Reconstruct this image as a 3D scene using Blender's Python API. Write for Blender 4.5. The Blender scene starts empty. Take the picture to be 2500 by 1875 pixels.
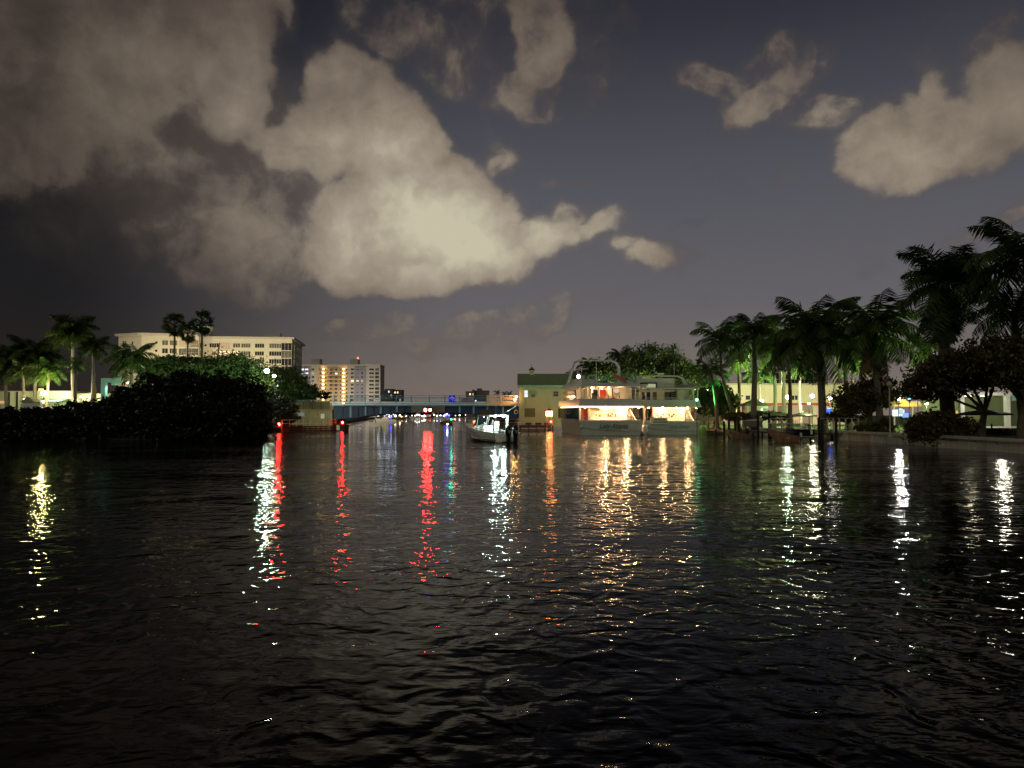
import bpy, math, random
import numpy as np
from mathutils import Vector, Matrix, noise as mnoise
random.seed(7); np.random.seed(7)
R=math.radians; PI=math.pi
scn=bpy.context.scene; COL=scn.collection
# ---------------------------------------------------------------- camera
F_PX=1878.0; PITCH=R(2.27); CAM_H=2.75
cam=bpy.data.objects.new('camera',bpy.data.cameras.new('camera')); COL.objects.link(cam)
cam.location=(0,0,CAM_H); cam.rotation_euler=(R(90)+PITCH,0,0)
cam.data.sensor_width=36; cam.data.lens=36*F_PX/2500; cam.data.clip_start=.1; cam.data.clip_end=12000
scn.camera=cam
scn.view_settings.view_transform='Standard'; scn.view_settings.look='None'
scn.view_settings.exposure=0; scn.view_settings.gamma=1; scn.view_settings.use_curve_mapping=False
scn.cycles.use_denoising=True; scn.cycles.max_bounces=6; scn.cycles.diffuse_bounces=2; scn.cycles.glossy_bounces=3
scn.cycles.transmission_bounces=4; scn.cycles.transparent_max_bounces=8; scn.cycles.caustics_reflective=True
scn.cycles.sample_clamp_indirect=6; scn.cycles.sample_clamp_direct=0; scn.cycles.blur_glossy=0.; scn.cycles.light_sampling_threshold=.002

def ray(px,py):
    a=(px-1250)/F_PX; b=(937.5-py)/F_PX
    return Vector((a,math.cos(PITCH)-b*math.sin(PITCH),math.sin(PITCH)+b*math.cos(PITCH)))
def at(px,py,D):
    """the place D metres down the canal that was measured at this spot of the photograph"""
    r=ray(px,py); return Vector((r.x/r.y*D,D,CAM_H+r.z/r.y*D))
def X(px,D): return (px-1250)/F_PX*D/math.cos(PITCH)*1.0
def Z(py,D): return at(1250,py,D).z
def lin(r,g,b):
    f=lambda c:(c/255/12.92 if c/255<=.04045 else ((c/255+.055)/1.055)**2.4)
    return (f(r),f(g),f(b))

# ---------------------------------------------------------------- world: night sky with clouds lit by the town
world=bpy.data.worlds.new('World'); scn.world=world; world.use_nodes=True
wt=world.node_tree; wt.nodes.clear()
class G:
    """tiny node builder"""
    def __init__(s,nt): s.nt=nt
    def n(s,t,**k):
        o=s.nt.nodes.new(t)
        for a,b in k.items(): setattr(o,a,b)
        return o
    def put(s,inp,v):
        if isinstance(v,bpy.types.NodeSocket): s.nt.links.new(v,inp)
        elif v is not None: inp.default_value=v
    def m(s,op,a,b=None,c=None,clamp=False):
        o=s.n('ShaderNodeMath',operation=op,use_clamp=clamp); s.put(o.inputs[0],a); s.put(o.inputs[1],b); s.put(o.inputs[2],c); return o.outputs[0]
    def vm(s,op,a,b=None,sc=None):
        o=s.n('ShaderNodeVectorMath',operation=op); s.put(o.inputs[0],a); s.put(o.inputs[1],b)
        if sc is not None: s.put(o.inputs['Scale'],sc)
        return o.outputs['Value'] if op in('DOT_PRODUCT','LENGTH') else o.outputs[0]
    def ss(s,v,a,b,lo=0.,hi=1.):
        o=s.n('ShaderNodeMapRange',interpolation_type='SMOOTHSTEP'); s.put(o.inputs[0],v); o.inputs[1].default_value=a; o.inputs[2].default_value=b
        o.inputs[3].default_value=lo; o.inputs[4].default_value=hi; return o.outputs[0]
    def lr(s,v,a,b,lo=0.,hi=1.):
        o=s.n('ShaderNodeMapRange'); s.put(o.inputs[0],v); o.inputs[1].default_value=a; o.inputs[2].default_value=b
        o.inputs[3].default_value=lo; o.inputs[4].default_value=hi; return o.outputs[0]
    def mix(s,f,a,b,t='MIX'):
        o=s.n('ShaderNodeMix',data_type='RGBA',blend_type=t); s.put(o.inputs[0],f)
        for i,v in((6,a),(7,b)):
            if isinstance(v,tuple): v=(*v[:3],1)
            s.put(o.inputs[i],v)
        return o.outputs[2]
    def noise(s,vec,scale,detail=4,rough=.5,dist=0,dims='3D',col=False,lac=2.):
        o=s.n('ShaderNodeTexNoise',noise_dimensions=dims); s.put(o.inputs['Vector'],vec); o.inputs['Scale'].default_value=scale
        o.inputs['Detail'].default_value=detail; o.inputs['Roughness'].default_value=rough; o.inputs['Distortion'].default_value=dist; o.inputs['Lacunarity'].default_value=lac
        return o.outputs[1 if col else 0]
g=G(wt)
dirv=g.n('ShaderNodeTexCoord').outputs['Generated']
sep=g.n('ShaderNodeSeparateXYZ'); wt.links.new(dirv,sep.inputs[0])
az=g.m('ARCTAN2',sep.outputs[0],sep.outputs[1]); el=g.m('ARCSINE',sep.outputs[2])
warp=g.noise(dirv,7,3,.55,col=True); warp2=g.noise(dirv,26,2,.5,col=True)
cx=g.n('ShaderNodeCombineXYZ'); wt.links.new(az,cx.inputs[0]); wt.links.new(el,cx.inputs[1])
q=g.vm('ADD',cx.outputs[0],g.vm('SCALE',g.vm('SUBTRACT',warp,(.5,.5,.5)),sc=.05))
q=g.vm('ADD',q,g.vm('SCALE',g.vm('SUBTRACT',warp2,(.5,.5,.5)),sc=.018))
def azel(px,py):
    d=ray(px,py).normalized(); return math.atan2(d.x,d.y),math.asin(d.z)
def blob(px,py,rx,ry,rot=0,vec=None,th=.5):
    o=g.n('ShaderNodeMapping',vector_type='TEXTURE'); wt.links.new(vec or q,o.inputs[0])
    a,e=azel(px,py); o.inputs[1].default_value=(a,e,0); o.inputs[2].default_value=(0,0,R(-rot))
    k=math.cos(e)
    o.inputs[3].default_value=(rx/F_PX/th/max(.6,math.cos(a)**0),ry/F_PX/th,1)
    t=g.n('ShaderNodeTexGradient',gradient_type='SPHERICAL'); wt.links.new(o.outputs[0],t.inputs[0]); return t.outputs[1]
def field(bl,k=.12,S=88):
    r=None
    for b in bl:
        w=b[5] if len(b)>5 else 1
        S_=b[6] if len(b)>6 else S
        v=blob(*b[:5]); kk=min(b[2],b[3])**.7*max(b[2],b[3])**.3/S_
        v=g.m('MINIMUM',g.m('MULTIPLY_ADD',v,2*kk,.5-kk),2.4 if w==1 else w)
        r=v if r is None else g.m('SMOOTH_MAX',r,v,k)
    return g.m('MAXIMUM',r,0.)
CLOUDS=[ # px,py,rx,ry,rot,(cap),(softness)
 (850,240,140,120,10),(950,370,190,150,35),(1040,520,260,170,20),(870,580,170,150,0),(1130,620,230,100,0),(1320,585,130,62,-12,.97),(1450,560,90,42,-10,.85),(1380,530,70,40,0,.8),(1210,400,40,60,30,.8),(1000,660,260,70,0),(800,330,120,140,0),(700,360,90,80,0,.9),(640,450,260,150,10,.66,230),(700,640,150,90,0,.8,160),
 (1595,628,105,46,4,.95),(1520,610,60,34,0,.9),
 (80,100,330,300,0,1,200),(60,340,280,130,-12,1,200),(300,100,200,240,0,1,200),(540,70,170,240,0,1,150),(590,260,90,110,20,1),(620,330,60,60,0,.9),(670,40,60,90,0,.85),
 (560,600,190,150,0,.85,200),(430,560,130,130,0,.62,200),(640,480,80,110,0,.7,160),(600,700,170,60,0,.75,160),(690,380,60,70,0,.7),(740,610,70,100,0,.8),(330,420,120,60,0,.55,200),
 (920,40,125,70,40,.66),(1060,130,135,75,40,.66),(1140,60,110,110,20,.58),(1200,190,130,50,10,.6),(1325,80,85,140,-8,.82),(1310,215,85,75,10,.72),(1400,230,90,55,0,.62),(1440,90,120,110,0,.54),(1250,120,110,120,0,.56),
 (1750,205,120,45,25,.68),(1850,235,130,50,-25,.78),(1920,160,70,85,20,.68),(1985,275,120,42,15,.64),(1870,200,150,75,-20,.62),
 (2230,350,165,110,0,.99),(2130,405,85,60,0,.85),(2300,405,170,50,-8,.97),(2400,335,150,85,-25,.99),(2480,220,90,120,-40,.95),(2285,245,45,75,0,.95),(2170,290,60,50,0,.9),(2440,85,80,38,-35,.66),(2350,120,60,60,0,.45),
 (1170,795,150,45,-15,.67),(1330,770,85,50,-35,.65),(900,795,150,36,-10,.62),(1000,790,50,25,-30,.52),(1100,840,160,25,0,.5),(1480,714,60,10,0,.6),(1690,548,60,9,-12,.6),(1905,428,22,28,0,.62),(2020,467,25,12,0,.58),(2440,545,90,20,-25,.66),(1380,455,60,10,0,.5),
 # beyond the frame the same broken cloud goes on
 (-500,150,420,300,0,.9),(250,-620,420,150,20,.6),(3000,300,260,160,0,.8),(-350,700,220,120,0,.6)]
HOLES=[(460,330,120,26,15,.7),(350,470,70,40,0,.6),(765,540,40,60,8,.9),(715,195,26,75,-15,1),(690,110,26,40,0,.9),(770,690,50,30,-20,.7),(375,230,20,120,8,.55),(2190,270,14,40,-35,.8),(1255,330,30,50,10,.3),(1290,500,30,16,0,.4)]
fc=field(CLOUDS,.10); fh=g.m('MINIMUM',field(HOLES,.15,95),1.)
fine=g.noise(q,19,9,.58,0); mid=g.noise(q,5.5,4,.55,.2)
wild=g.ss(g.noise(dirv,2.2,6,.55,.4),.5,.72)          # loose cloud over the rest of the dome
behind=g.ss(g.m('ABSOLUTE',az),.85,1.2)
base=g.m('MAXIMUM',fc,g.m('MULTIPLY',g.m('MULTIPLY',wild,behind),.75))
dens=g.m('ADD',base,g.m('MULTIPLY',g.m('SUBTRACT',fine,.5),.86))
dens=g.m('ADD',dens,g.m('MULTIPLY',g.m('SUBTRACT',mid,.5),.30))
dens=g.m('SUBTRACT',dens,g.m('MULTIPLY',fh,.47))
cover=g.ss(dens,.31,.76)
wisp=g.m('MULTIPLY',g.ss(dens,.2,.5),.25)
veil=g.m('MAXIMUM',blob(470,420,620,420,0,cx.outputs[0],1.),g.m('MULTIPLY',blob(1150,120,330,260,0,cx.outputs[0],1.),.5))
veil=g.m('MULTIPLY',g.ss(g.m('ADD',veil,g.m('MULTIPLY',g.m('SUBTRACT',fine,.5),.5)),.15,.75),.72)
alpha=g.m('MAXIMUM',g.m('MAXIMUM',cover,wisp),veil)
# light within the clouds
glow=g.m('ADD',g.m('MULTIPLY',blob(1150,590,620,360,0,cx.outputs[0],1.0),1.0),g.m('MULTIPLY',blob(2250,380,420,300,0,cx.outputs[0],1.),.62))
glow=g.m('ADD',glow,g.m('MULTIPLY',blob(620,300,520,420,0,cx.outputs[0],1.),.42))
glow=g.m('ADD',glow,g.m('MULTIPLY',blob(1250,120,420,260,0,cx.outputs[0],1.),.42))
glow=g.m('ADD',glow,g.m('MULTIPLY',blob(1850,230,380,230,0,cx.outputs[0],1.),.38))
glow=g.m('ADD',glow,g.m('MULTIPLY',blob(1500,610,300,170,0,cx.outputs[0],1.),.5))
shift=g.vm('ADD',q,(.012,-.03,0.)); 
f2=g.noise(shift,15,4,.55,0)
relief=g.m('MULTIPLY',g.m('SUBTRACT',f2,fine),-.42)
lum=g.m('ADD',.36,g.m('MULTIPLY',glow,.80)); lum=g.m('ADD',lum,relief); lum=g.m('ADD',lum,g.m('MULTIPLY',g.m('SUBTRACT',mid,.5),.4))
thick=g.lr(dens,.4,2.3,.66,1.12); lum=g.m('MULTIPLY',lum,thick)
lum=g.m('MULTIPLY',lum,g.ss(el,.34,.62,1.,.45)); lum=g.m('MULTIPLY',lum,g.ss(cover,0.,.8,.62,1.))
ramp=g.n('ShaderNodeValToRGB'); wt.links.new(lum,ramp.inputs[0]); cr=ramp.color_ramp
def setramp(cr,st):
    while len(cr.elements)>2: cr.elements.remove(cr.elements[1])
    cr.elements[0].position=st[0][0]; cr.elements[0].color=(*lin(*st[0][1]),1)
    cr.elements[1].position=st[-1][0]; cr.elements[1].color=(*lin(*st[-1][1]),1)
    for p_,c_ in st[1:-1]: cr.elements.new(p_).color=(*lin(*c_),1)
setramp(cr,((.0,(34,32,35)),(.3,(95,84,76)),(.55,(132,120,107)),(.8,(166,155,137)),(1.,(198,191,166))))
# clear sky by height and bearing
r2=g.n('ShaderNodeValToRGB'); wt.links.new(g.lr(el,0,.62),r2.inputs[0]); cr=r2.color_ramp
setramp(cr,((.0,(124,112,103)),(.10,(116,107,102)),(.22,(101,98,102)),(.45,(84,85,93)),(.75,(50,51,60)),(1.,(16,16,24))))
dark=g.m('MULTIPLY',g.ss(az,-.56,-.02,.10,1.),g.ss(az,.5,1.1,1.,.6))
clear=g.mix(1.,r2.outputs[0],g.vm('SCALE',(1,1,1),sc=dark),'MULTIPLY')
edge=g.ss(az,-.62,-.22,.50,1.); lowleft=g.m('SUBTRACT',1.,g.m('MULTIPLY',g.ss(az,-.2,-.48),g.ss(el,.24,.05)),None)
cl=g.mix(1.,ramp.outputs[0],g.vm('SCALE',(1,1,1),sc=g.m('MULTIPLY',edge,1.)),'MULTIPLY')
alpha=g.m('MULTIPLY',alpha,lowleft)
skyc=g.mix(alpha,clear,cl)
# a trace of real twilight scattering under it all
nish=g.n('ShaderNodeTexSky',sky_type='NISHITA',sun_disc=False,sun_elevation=R(-6),sun_rotation=R(300))
add=g.mix(1.,skyc,g.mix(1.,nish.outputs[0],(.02,.02,.02),'MULTIPLY'),'ADD')
bg=g.n('ShaderNodeBackground'); wt.links.new(add,bg.inputs[0]); bg.inputs[1].default_value=1.
wo=g.n('ShaderNodeOutputWorld'); wt.links.new(bg.outputs[0],wo.inputs[0])
world.cycles.sampling_method='MANUAL'; world.cycles.sample_map_resolution=512
# ================================================================ helpers
def mat(name,col=(.5,.5,.5),rough=.6,metal=0.,emit=None,es=0.,vary=.18,vs=1.2,stain=0.,spec=.4,bump=0.):
    """a painted / natural surface with a little uneven colour, grime and grain"""
    m=bpy.data.materials.new(name); m.use_nodes=True; nt=m.node_tree; b=nt.nodes['Principled BSDF']; k=G(nt)
    b.inputs['Roughness'].default_value=rough; b.inputs['Metallic'].default_value=metal; b.inputs['Specular IOR Level'].default_value=spec
    b.inputs['Base Color'].default_value=(*col,1)
    if vary:
        p=k.n('ShaderNodeTexCoord').outputs['Object']; nz=k.noise(p,vs,4,.6)
        c=k.mix(nz,tuple(max(0,x*(1-vary*1.6)) for x in col),tuple(min(1,x*(1+vary)) for x in col))
        if stain:
            st=k.noise(k.vm('MULTIPLY',p,(2.2,2.2,.28)),1.1,4,.65)
            c=k.mix(k.ss(st,.5,.68,0,stain),c,tuple(x*.3 for x in col))
        nt.links.new(c,b.inputs['Base Color'])
        if bump:
            bp=k.n('ShaderNodeBump'); nt.links.new(k.noise(p,vs*8,3,.6),bp.inputs['Height']); bp.inputs['Distance'].default_value=bump; nt.links.new(bp.outputs[0],b.inputs['Normal'])
    if emit: b.inputs['Emission Color'].default_value=(*emit,1); b.inputs['Emission Strength'].default_value=es
    return m
def glow(name,c,s):
    m=bpy.data.materials.new(name); m.use_nodes=True; nt=m.node_tree; nt.nodes.clear()
    e=nt.nodes.new('ShaderNodeEmission'); e.inputs[0].default_value=(*c,1); e.inputs[1].default_value=s
    o=nt.nodes.new('ShaderNodeOutputMaterial'); nt.links.new(e.outputs[0],o.inputs[0]); return m
_gl={}
def G_(c,s):
    k=(tuple(round(x,3) for x in c),round(s,2))
    if k not in _gl: _gl[k]=glow('lamp_light',c,s)
    return _gl[k]
def leafmat(name,c1,c2,rough=.5):
    m=bpy.data.materials.new(name); m.use_nodes=True; nt=m.node_tree; b=nt.nodes['Principled BSDF']; k=G(nt)
    p=k.n('ShaderNodeTexCoord').outputs['Object']; nz=k.noise(p,1.7,3,.7)
    nt.links.new(k.mix(k.ss(nz,.35,.65),c1,c2),b.inputs['Base Color']); b.inputs['Roughness'].default_value=rough
    tr=nt.nodes.new('ShaderNodeBsdfTranslucent'); tr.inputs[0].default_value=(*[min(1,x*1.3) for x in c2],1)
    mx=nt.nodes.new('ShaderNodeMixShader'); mx.inputs[0].default_value=.28
    nt.links.new(b.outputs[0],mx.inputs[1]); nt.links.new(tr.outputs[0],mx.inputs[2]); nt.links.new(mx.outputs[0],nt.nodes['Material Output'].inputs[0]); return m
M=dict(
 white=mat('white_paint',(.72,.72,.68),.35,stain=.15),cream=mat('cream_stucco',(.38,.41,.26),.8,stain=.22,vary=.08,vs=.3),
 hull=mat('white_gelcoat',(.74,.76,.69),.25,vary=.06,vs=.5),hullg=mat('grey_gelcoat',(.56,.60,.53),.3,vary=.08,vs=.6,stain=.12),
 stucco=mat('pale_stucco',(.74,.70,.58),.85,vary=.06,vs=.15,stain=.12),stucco2=mat('ivory_stucco',(.6,.56,.5),.85,vary=.06,vs=.1,stain=.1),
 blue_stucco=mat('slate_blue_stucco',(.33,.33,.40),.85,vary=.08,vs=.1),gallery=mat('gallery_stucco',(.78,.64,.44),.85,vary=.08),
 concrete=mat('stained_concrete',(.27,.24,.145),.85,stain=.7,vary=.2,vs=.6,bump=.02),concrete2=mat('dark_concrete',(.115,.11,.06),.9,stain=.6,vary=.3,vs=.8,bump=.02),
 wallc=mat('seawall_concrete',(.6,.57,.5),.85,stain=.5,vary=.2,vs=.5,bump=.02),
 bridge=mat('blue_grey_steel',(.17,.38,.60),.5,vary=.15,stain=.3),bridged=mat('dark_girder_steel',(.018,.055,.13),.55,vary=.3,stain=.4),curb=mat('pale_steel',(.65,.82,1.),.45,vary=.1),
 panel=mat('grey_panel',(.17,.155,.15),.7,vary=.08),orange=mat('cream_rail_paint',(.58,.48,.33),.6,vary=.1),
 dark=mat('dark_metal',(.03,.03,.032),.45,vary=.2),black=mat('black_plastic',(.012,.012,.014),.25,vary=.1),glass=mat('dark_glass',(.012,.014,.018),.06,spec=.6,vary=.1),
 glassb=mat('window_glass',(.03,.035,.05),.12,spec=.6,vary=.2),curtain=mat('curtained_glass',(.16,.15,.13),.3,vary=.3,vs=.6),
 timber=mat('weathered_timber',(.10,.075,.05),.85,vary=.35,vs=2,bump=.02),redt=mat('dark_fender_timber',(.085,.045,.03),.8,vary=.3,vs=2,bump=.02),dock=mat('dock_boards',(.17,.13,.09),.85,vary=.3,vs=2,bump=.01),
 pile=mat('tarred_piling',(.02,.018,.015),.8,vary=.3),rail=mat('faded_rail',(.42,.40,.33),.6,vary=.15),steel=mat('stainless',(.55,.55,.55),.25,metal=.9,vary=.05),
 roof=mat('green_metal_roof',(.27,.33,.20),.45,vary=.12,vs=.6,stain=.25),trim=mat('mint_trim',(.22,.47,.36),.5,vary=.08),
 grass=mat('park_lawn',(.09,.17,.025),.95,vary=.35,vs=.8,bump=.04),soil=mat('bank_soil',(.03,.028,.018),.95,vary=.3),paving=mat('promenade_paving',(.17,.155,.13),.85,vary=.2,vs=1.),
 bark=mat('bark',(.11,.09,.065),.9,vary=.35,vs=2,bump=.03),palmbark=mat('royal_palm_trunk',(.34,.31,.26),.85,vary=.2,vs=1.4,bump=.01),cocobark=mat('coconut_trunk',(.15,.13,.095),.85,vary=.3,vs=3,bump=.01),
 shaft=mat('green_crownshaft',(.10,.20,.05),.45,vary=.15),dead=mat('dry_frond',(.16,.10,.045),.9,vary=.3),coco=mat('coconut',(.25,.15,.03),.6,vary=.2),
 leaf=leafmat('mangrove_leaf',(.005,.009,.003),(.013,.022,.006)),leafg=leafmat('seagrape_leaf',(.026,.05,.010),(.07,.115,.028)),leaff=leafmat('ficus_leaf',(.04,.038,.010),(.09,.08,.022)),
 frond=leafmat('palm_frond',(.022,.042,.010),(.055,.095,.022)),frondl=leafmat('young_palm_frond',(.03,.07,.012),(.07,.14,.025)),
 navy=mat('navy_canvas',(.02,.03,.06),.8,vary=.2),redaw=mat('red_awning',(.42,.06,.03),.7,vary=.15),teal=mat('turquoise_paint',(.22,.45,.38),.5,vary=.1),yellow=mat('yellow_canvas',(.65,.48,.14),.8,vary=.1),
 brownw=mat('brown_hull',(.30,.17,.10),.4,vary=.55,vs=1.3),skin=mat('skin',(.45,.27,.19),.6,vary=.05),shirtr=mat('orange_red_shirt',(.7,.10,.03),.8,vary=.15,vs=4),shirtw=mat('pale_shirt',(.55,.57,.62),.8,vary=.08,vs=4),shirtg=mat('grey_shirt',(.18,.2,.2),.8,vary=.08),
 shorts=mat('dark_trousers',(.04,.05,.07),.85,vary=.1),hairw=mat('white_hair',(.6,.58,.55),.8),hairg=mat('grey_cap',(.3,.32,.3),.8),hairb=mat('brown_hair',(.05,.03,.02),.8),
 signb=mat('blue_sign_face',(.01,.01,.55),.5,vary=0,emit=(.02,.02,1),es=.22),signg=mat('lilac_sign_face',(.30,.29,.48),.5,vary=.05),ink=mat('sign_ink',(.06,.05,.12),.6,vary=0),inkw=mat('pale_sign_ink',(.4,.42,.9),.6,vary=0,emit=(.3,.32,1),es=.25),
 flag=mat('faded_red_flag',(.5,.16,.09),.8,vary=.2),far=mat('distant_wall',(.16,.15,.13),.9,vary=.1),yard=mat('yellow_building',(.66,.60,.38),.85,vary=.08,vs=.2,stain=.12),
)
class MB:
    """collects shapes, then links them as ONE mesh object"""
    def __init__(s): s.v=[]; s.f=[]
    def add(s,vs,fs):
        n=len(s.v); s.v+= [tuple(p) for p in vs]; s.f+=[tuple(i+n for i in f) for f in fs]; return s
    def box(s,x0,x1,y0,y1,z0,z1):
        return s.add([(x0,y0,z0),(x1,y0,z0),(x1,y1,z0),(x0,y1,z0),(x0,y0,z1),(x1,y0,z1),(x1,y1,z1),(x0,y1,z1)],
          [(0,3,2,1),(4,5,6,7),(0,1,5,4),(1,2,6,5),(2,3,7,6),(3,0,4,7)])
    def hexa(s,lo,hi):
        """eight corners: four below, four above (each a ring)"""
        return s.add(list(lo)+list(hi),[(3,2,1,0),(4,5,6,7),(0,1,5,4),(1,2,6,5),(2,3,7,6),(3,0,4,7)])
    def tube(s,pts,rad,n=6,cap=True):
        pts=[Vector(p) for p in pts]; rad=rad if isinstance(rad,(list,tuple)) else [rad]*len(pts)
        rings=[]; base=len(s.v)
        for i,p in enumerate(pts):
            d=(pts[min(i+1,len(pts)-1)]-pts[max(i-1,0)]).normalized()
            a=Vector((0,0,1)) if abs(d.z)<.9 else Vector((1,0,0)); u=d.cross(a).normalized(); w=d.cross(u)
            for k in range(n):
                t=2*PI*k/n; s.v.append(tuple(p+(u*math.cos(t)+w*math.sin(t))*rad[i]))
        for i in range(len(pts)-1):
            for k in range(n): s.f.append((base+i*n+k,base+i*n+(k+1)%n,base+(i+1)*n+(k+1)%n,base+(i+1)*n+k))
        if cap: s.f.append(tuple(base+k for k in range(n))); s.f.append(tuple(base+(len(pts)-1)*n+k for k in reversed(range(n))))
        return s
    def prism(s,poly,z0,z1):
        n=len(poly); s.add([(x,y,z0) for x,y in poly]+[(x,y,z1) for x,y in poly],[tuple(reversed(range(n))),tuple(range(n,2*n))]+[(i,(i+1)%n,(i+1)%n+n,i+n) for i in range(n)]); return s
    def xprism(s,poly,x0,x1):
        """poly in (y,z) pulled along x"""
        n=len(poly); s.add([(x0,y,z) for y,z in poly]+[(x1,y,z) for y,z in poly],[tuple(range(n)),tuple(reversed(range(n,2*n)))]+[(i,i+n,(i+1)%n+n,(i+1)%n) for i in range(n)]); return s
    def yprism(s,poly,y0,y1):
        """poly in (x,z) pulled along y"""
        n=len(poly); s.add([(x,y0,z) for x,z in poly]+[(x,y1,z) for x,z in poly],[tuple(range(n)),tuple(reversed(range(n,2*n)))]+[(i,i+n,(i+1)%n+n,(i+1)%n) for i in range(n)]); return s
    def ball(s,c,r,n=8,m=5,sz=1.):
        c=Vector(c); vs=[]; 
        for j in range(m+1):
            t=PI*j/m
            for i in range(n):
                a=2*PI*i/n; vs.append((c.x+r*math.sin(t)*math.cos(a),c.y+r*math.sin(t)*math.sin(a),c.z+r*sz*math.cos(t)))
        fs=[(j*n+i,(j+1)*n+i,(j+1)*n+(i+1)%n,j*n+(i+1)%n) for j in range(m) for i in range(n)]
        return s.add(vs,fs)
    def mesh(s,name,m,smooth=False):
        me=bpy.data.meshes.new(name); me.from_pydata(s.v,[],s.f); me.materials.append(m)
        if smooth: me.polygons.foreach_set('use_smooth',[True]*len(me.polygons))
        me.update(); return me
    def build(s,name,m,parent=None,smooth=False,loc=None):
        return link(name,s.mesh(name,m,smooth),parent,loc)
def link(name,me,parent=None,loc=None,rot=None,sc=None):
    o=bpy.data.objects.new(name,me); COL.objects.link(o)
    if parent: o.parent=parent
    if loc is not None: o.location=loc
    if rot is not None: o.rotation_euler=rot
    if sc is not None: o.scale=sc if isinstance(sc,(tuple,Vector)) else (sc,)*3
    return o
def thing(name,label,cat,loc=(0,0,0),rz=0,group=None):
    o=bpy.data.objects.new(name,None); COL.objects.link(o); o.empty_display_size=.3
    o.location=loc; o.rotation_euler=(0,0,rz); o['label']=label; o['category']=cat
    if group: o['group']=group
    return o
def tag(o,label=None,cat=None,group=None,kind=None):
    for k,v in(('label',label),('category',cat),('group',group),('kind',kind)):
        if v: o[k]=v
    return o
def plight(parent,loc,energy,col,rad=.3,spot=None,aim=None):
    l=bpy.data.lights.new('lamp_light','SPOT' if spot else 'POINT'); l.energy=energy; l.color=col; l.shadow_soft_size=rad
    o=bpy.data.objects.new('lamp_light',l); COL.objects.link(o); o.parent=parent; o.location=loc
    if spot: l.spot_size=R(spot); l.spot_blend=.6; o.rotation_euler=Vector(aim).to_track_quat('-Z','Y').to_euler()
    return o
def text(body,size,m,parent,loc,rot=(R(90),0,0),name='lettering',shear=0,ext=.01,sx=1.):
    c=bpy.data.curves.new(name,'FONT'); c.body=body; c.size=size; c.shear=shear; c.extrude=ext; c.align_x='CENTER'; c.align_y='CENTER'; c.materials.append(m); c.resolution_u=2
    o=bpy.data.objects.new(name,c); me=bpy.data.meshes.new_from_object(o); bpy.data.objects.remove(o); me.name=name; o=bpy.data.objects.new(name,me); COL.objects.link(o); o.parent=parent; o.location=loc; o.rotation_euler=rot; o.scale=(sx,1,1); return o

# ================================================================ the town glow: one weak, very soft light from behind the camera
sl=bpy.data.lights.new('town_glow','SUN'); sl.energy=.42; sl.angle=R(25); sl.color=(1,.93,.70)
so=bpy.data.objects.new('town_glow',sl); COL.objects.link(so); so.rotation_euler=Vector((.35,1,-.55)).to_track_quat('-Z','Y').to_euler()

# ================================================================ water and land
def water_material():
    m=bpy.data.materials.new('canal_water'); m.use_nodes=True; nt=m.node_tree; b=nt.nodes['Principled BSDF']; k=G(nt)
    b.inputs['Base Color'].default_value=(.0015,.0022,.0022,1); b.inputs['Roughness'].default_value=.022; b.inputs['IOR'].default_value=1.105
    p=k.n('ShaderNodeNewGeometry').outputs['Position']
    w0=k.noise(k.vm('MULTIPLY',p,(.7,1.,1)),.13,2,.5,.4)
    w1=k.noise(k.vm('MULTIPLY',p,(.75,1.15,1)),.42,1.5,.45,.6)
    w2=k.noise(k.vm('MULTIPLY',p,(1.3,1.25,1)),1.75,1.5,.45,.7)
    w3=k.noise(k.vm('MULTIPLY',p,(.6,1.3,1)),6.5,2,.5,.3)
    patch=k.ss(k.noise(k.vm('MULTIPLY',p,(.6,1.3,1)),.10,3,.5),.38,.62,.38,1.08)
    h=k.m('ADD',k.m('MULTIPLY',w0,.12),k.m('MULTIPLY',w1,.065))
    h=k.m('ADD',h,k.m('MULTIPLY',k.m('ADD',k.m('MULTIPLY',w2,.062),k.m('MULTIPLY',w3,.008)),patch))
    bp=k.n('ShaderNodeBump'); nt.links.new(h,bp.inputs['Height']); bp.inputs['Distance'].default_value=1.; bp.inputs['Strength'].default_value=1.
    nt.links.new(bp.outputs[0],b.inputs['Normal']); return m
o=MB().add([(-4000,-300,0),(4000,-300,0),(4000,6000,0),(-4000,6000,0)],[(0,1,2,3)]).build('water',water_material()); tag(o,kind='structure')
LBm=[(-900,55),(-60,79),(-37,84),(-33,92),(-33.5,100),(-38,112),(-60,118),(-900,118)]
o=MB().prism(LBm,-1,.18).build('ground_mud_bank',M['soil']); tag(o,kind='structure')
LB=[(-900,74),(-60,92),(-44,96),(-40,101),(-39,108),(-38.5,112.5),(-38,152),(-60,300),(-140,850),(-140,1400),(-900,1400)]
o=MB().prism(LB,-1,.8).build('ground_west_bank',M['soil']); tag(o,kind='structure')
RB=[(900,-60),(900,1400),(30,1400),(26,800),(24,300),(13,160),(12,139),(28,138),(29.5,113),(31,101),(36.0,97),(36.0,-60)]
o=MB().prism(list(reversed(RB)),-1,.8).build('ground_park_bank',M['grass']); tag(o,kind='structure')
o=MB().prism([(-900,1400),(-140,860),(26,860),(900,1400)][::-1],-1,.9).build('ground_far_shore',M['soil']); tag(o,kind='structure')
o=MB().prism([(36.5,-60),(40.5,-60),(39.5,74),(36.5,76)],.7,.86).build('path_promenade',M['paving']); tag(o,kind='structure')
sw=thing('seawall','long low concrete seawall running along the park edge','seawall',(0,0,0))
MB().box(35.9,36.4,-60,97,-1,.79).build('wall',M['wallc'],sw)
rj=random.Random(3)
for i in range(24):
    y=37+i*2.5; dx=rj.uniform(-.02,.02); MB().box(35.78+dx,35.89,y+.03,y+2.44,-.8,.76).build('panel',M['wallc'],sw)
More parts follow.
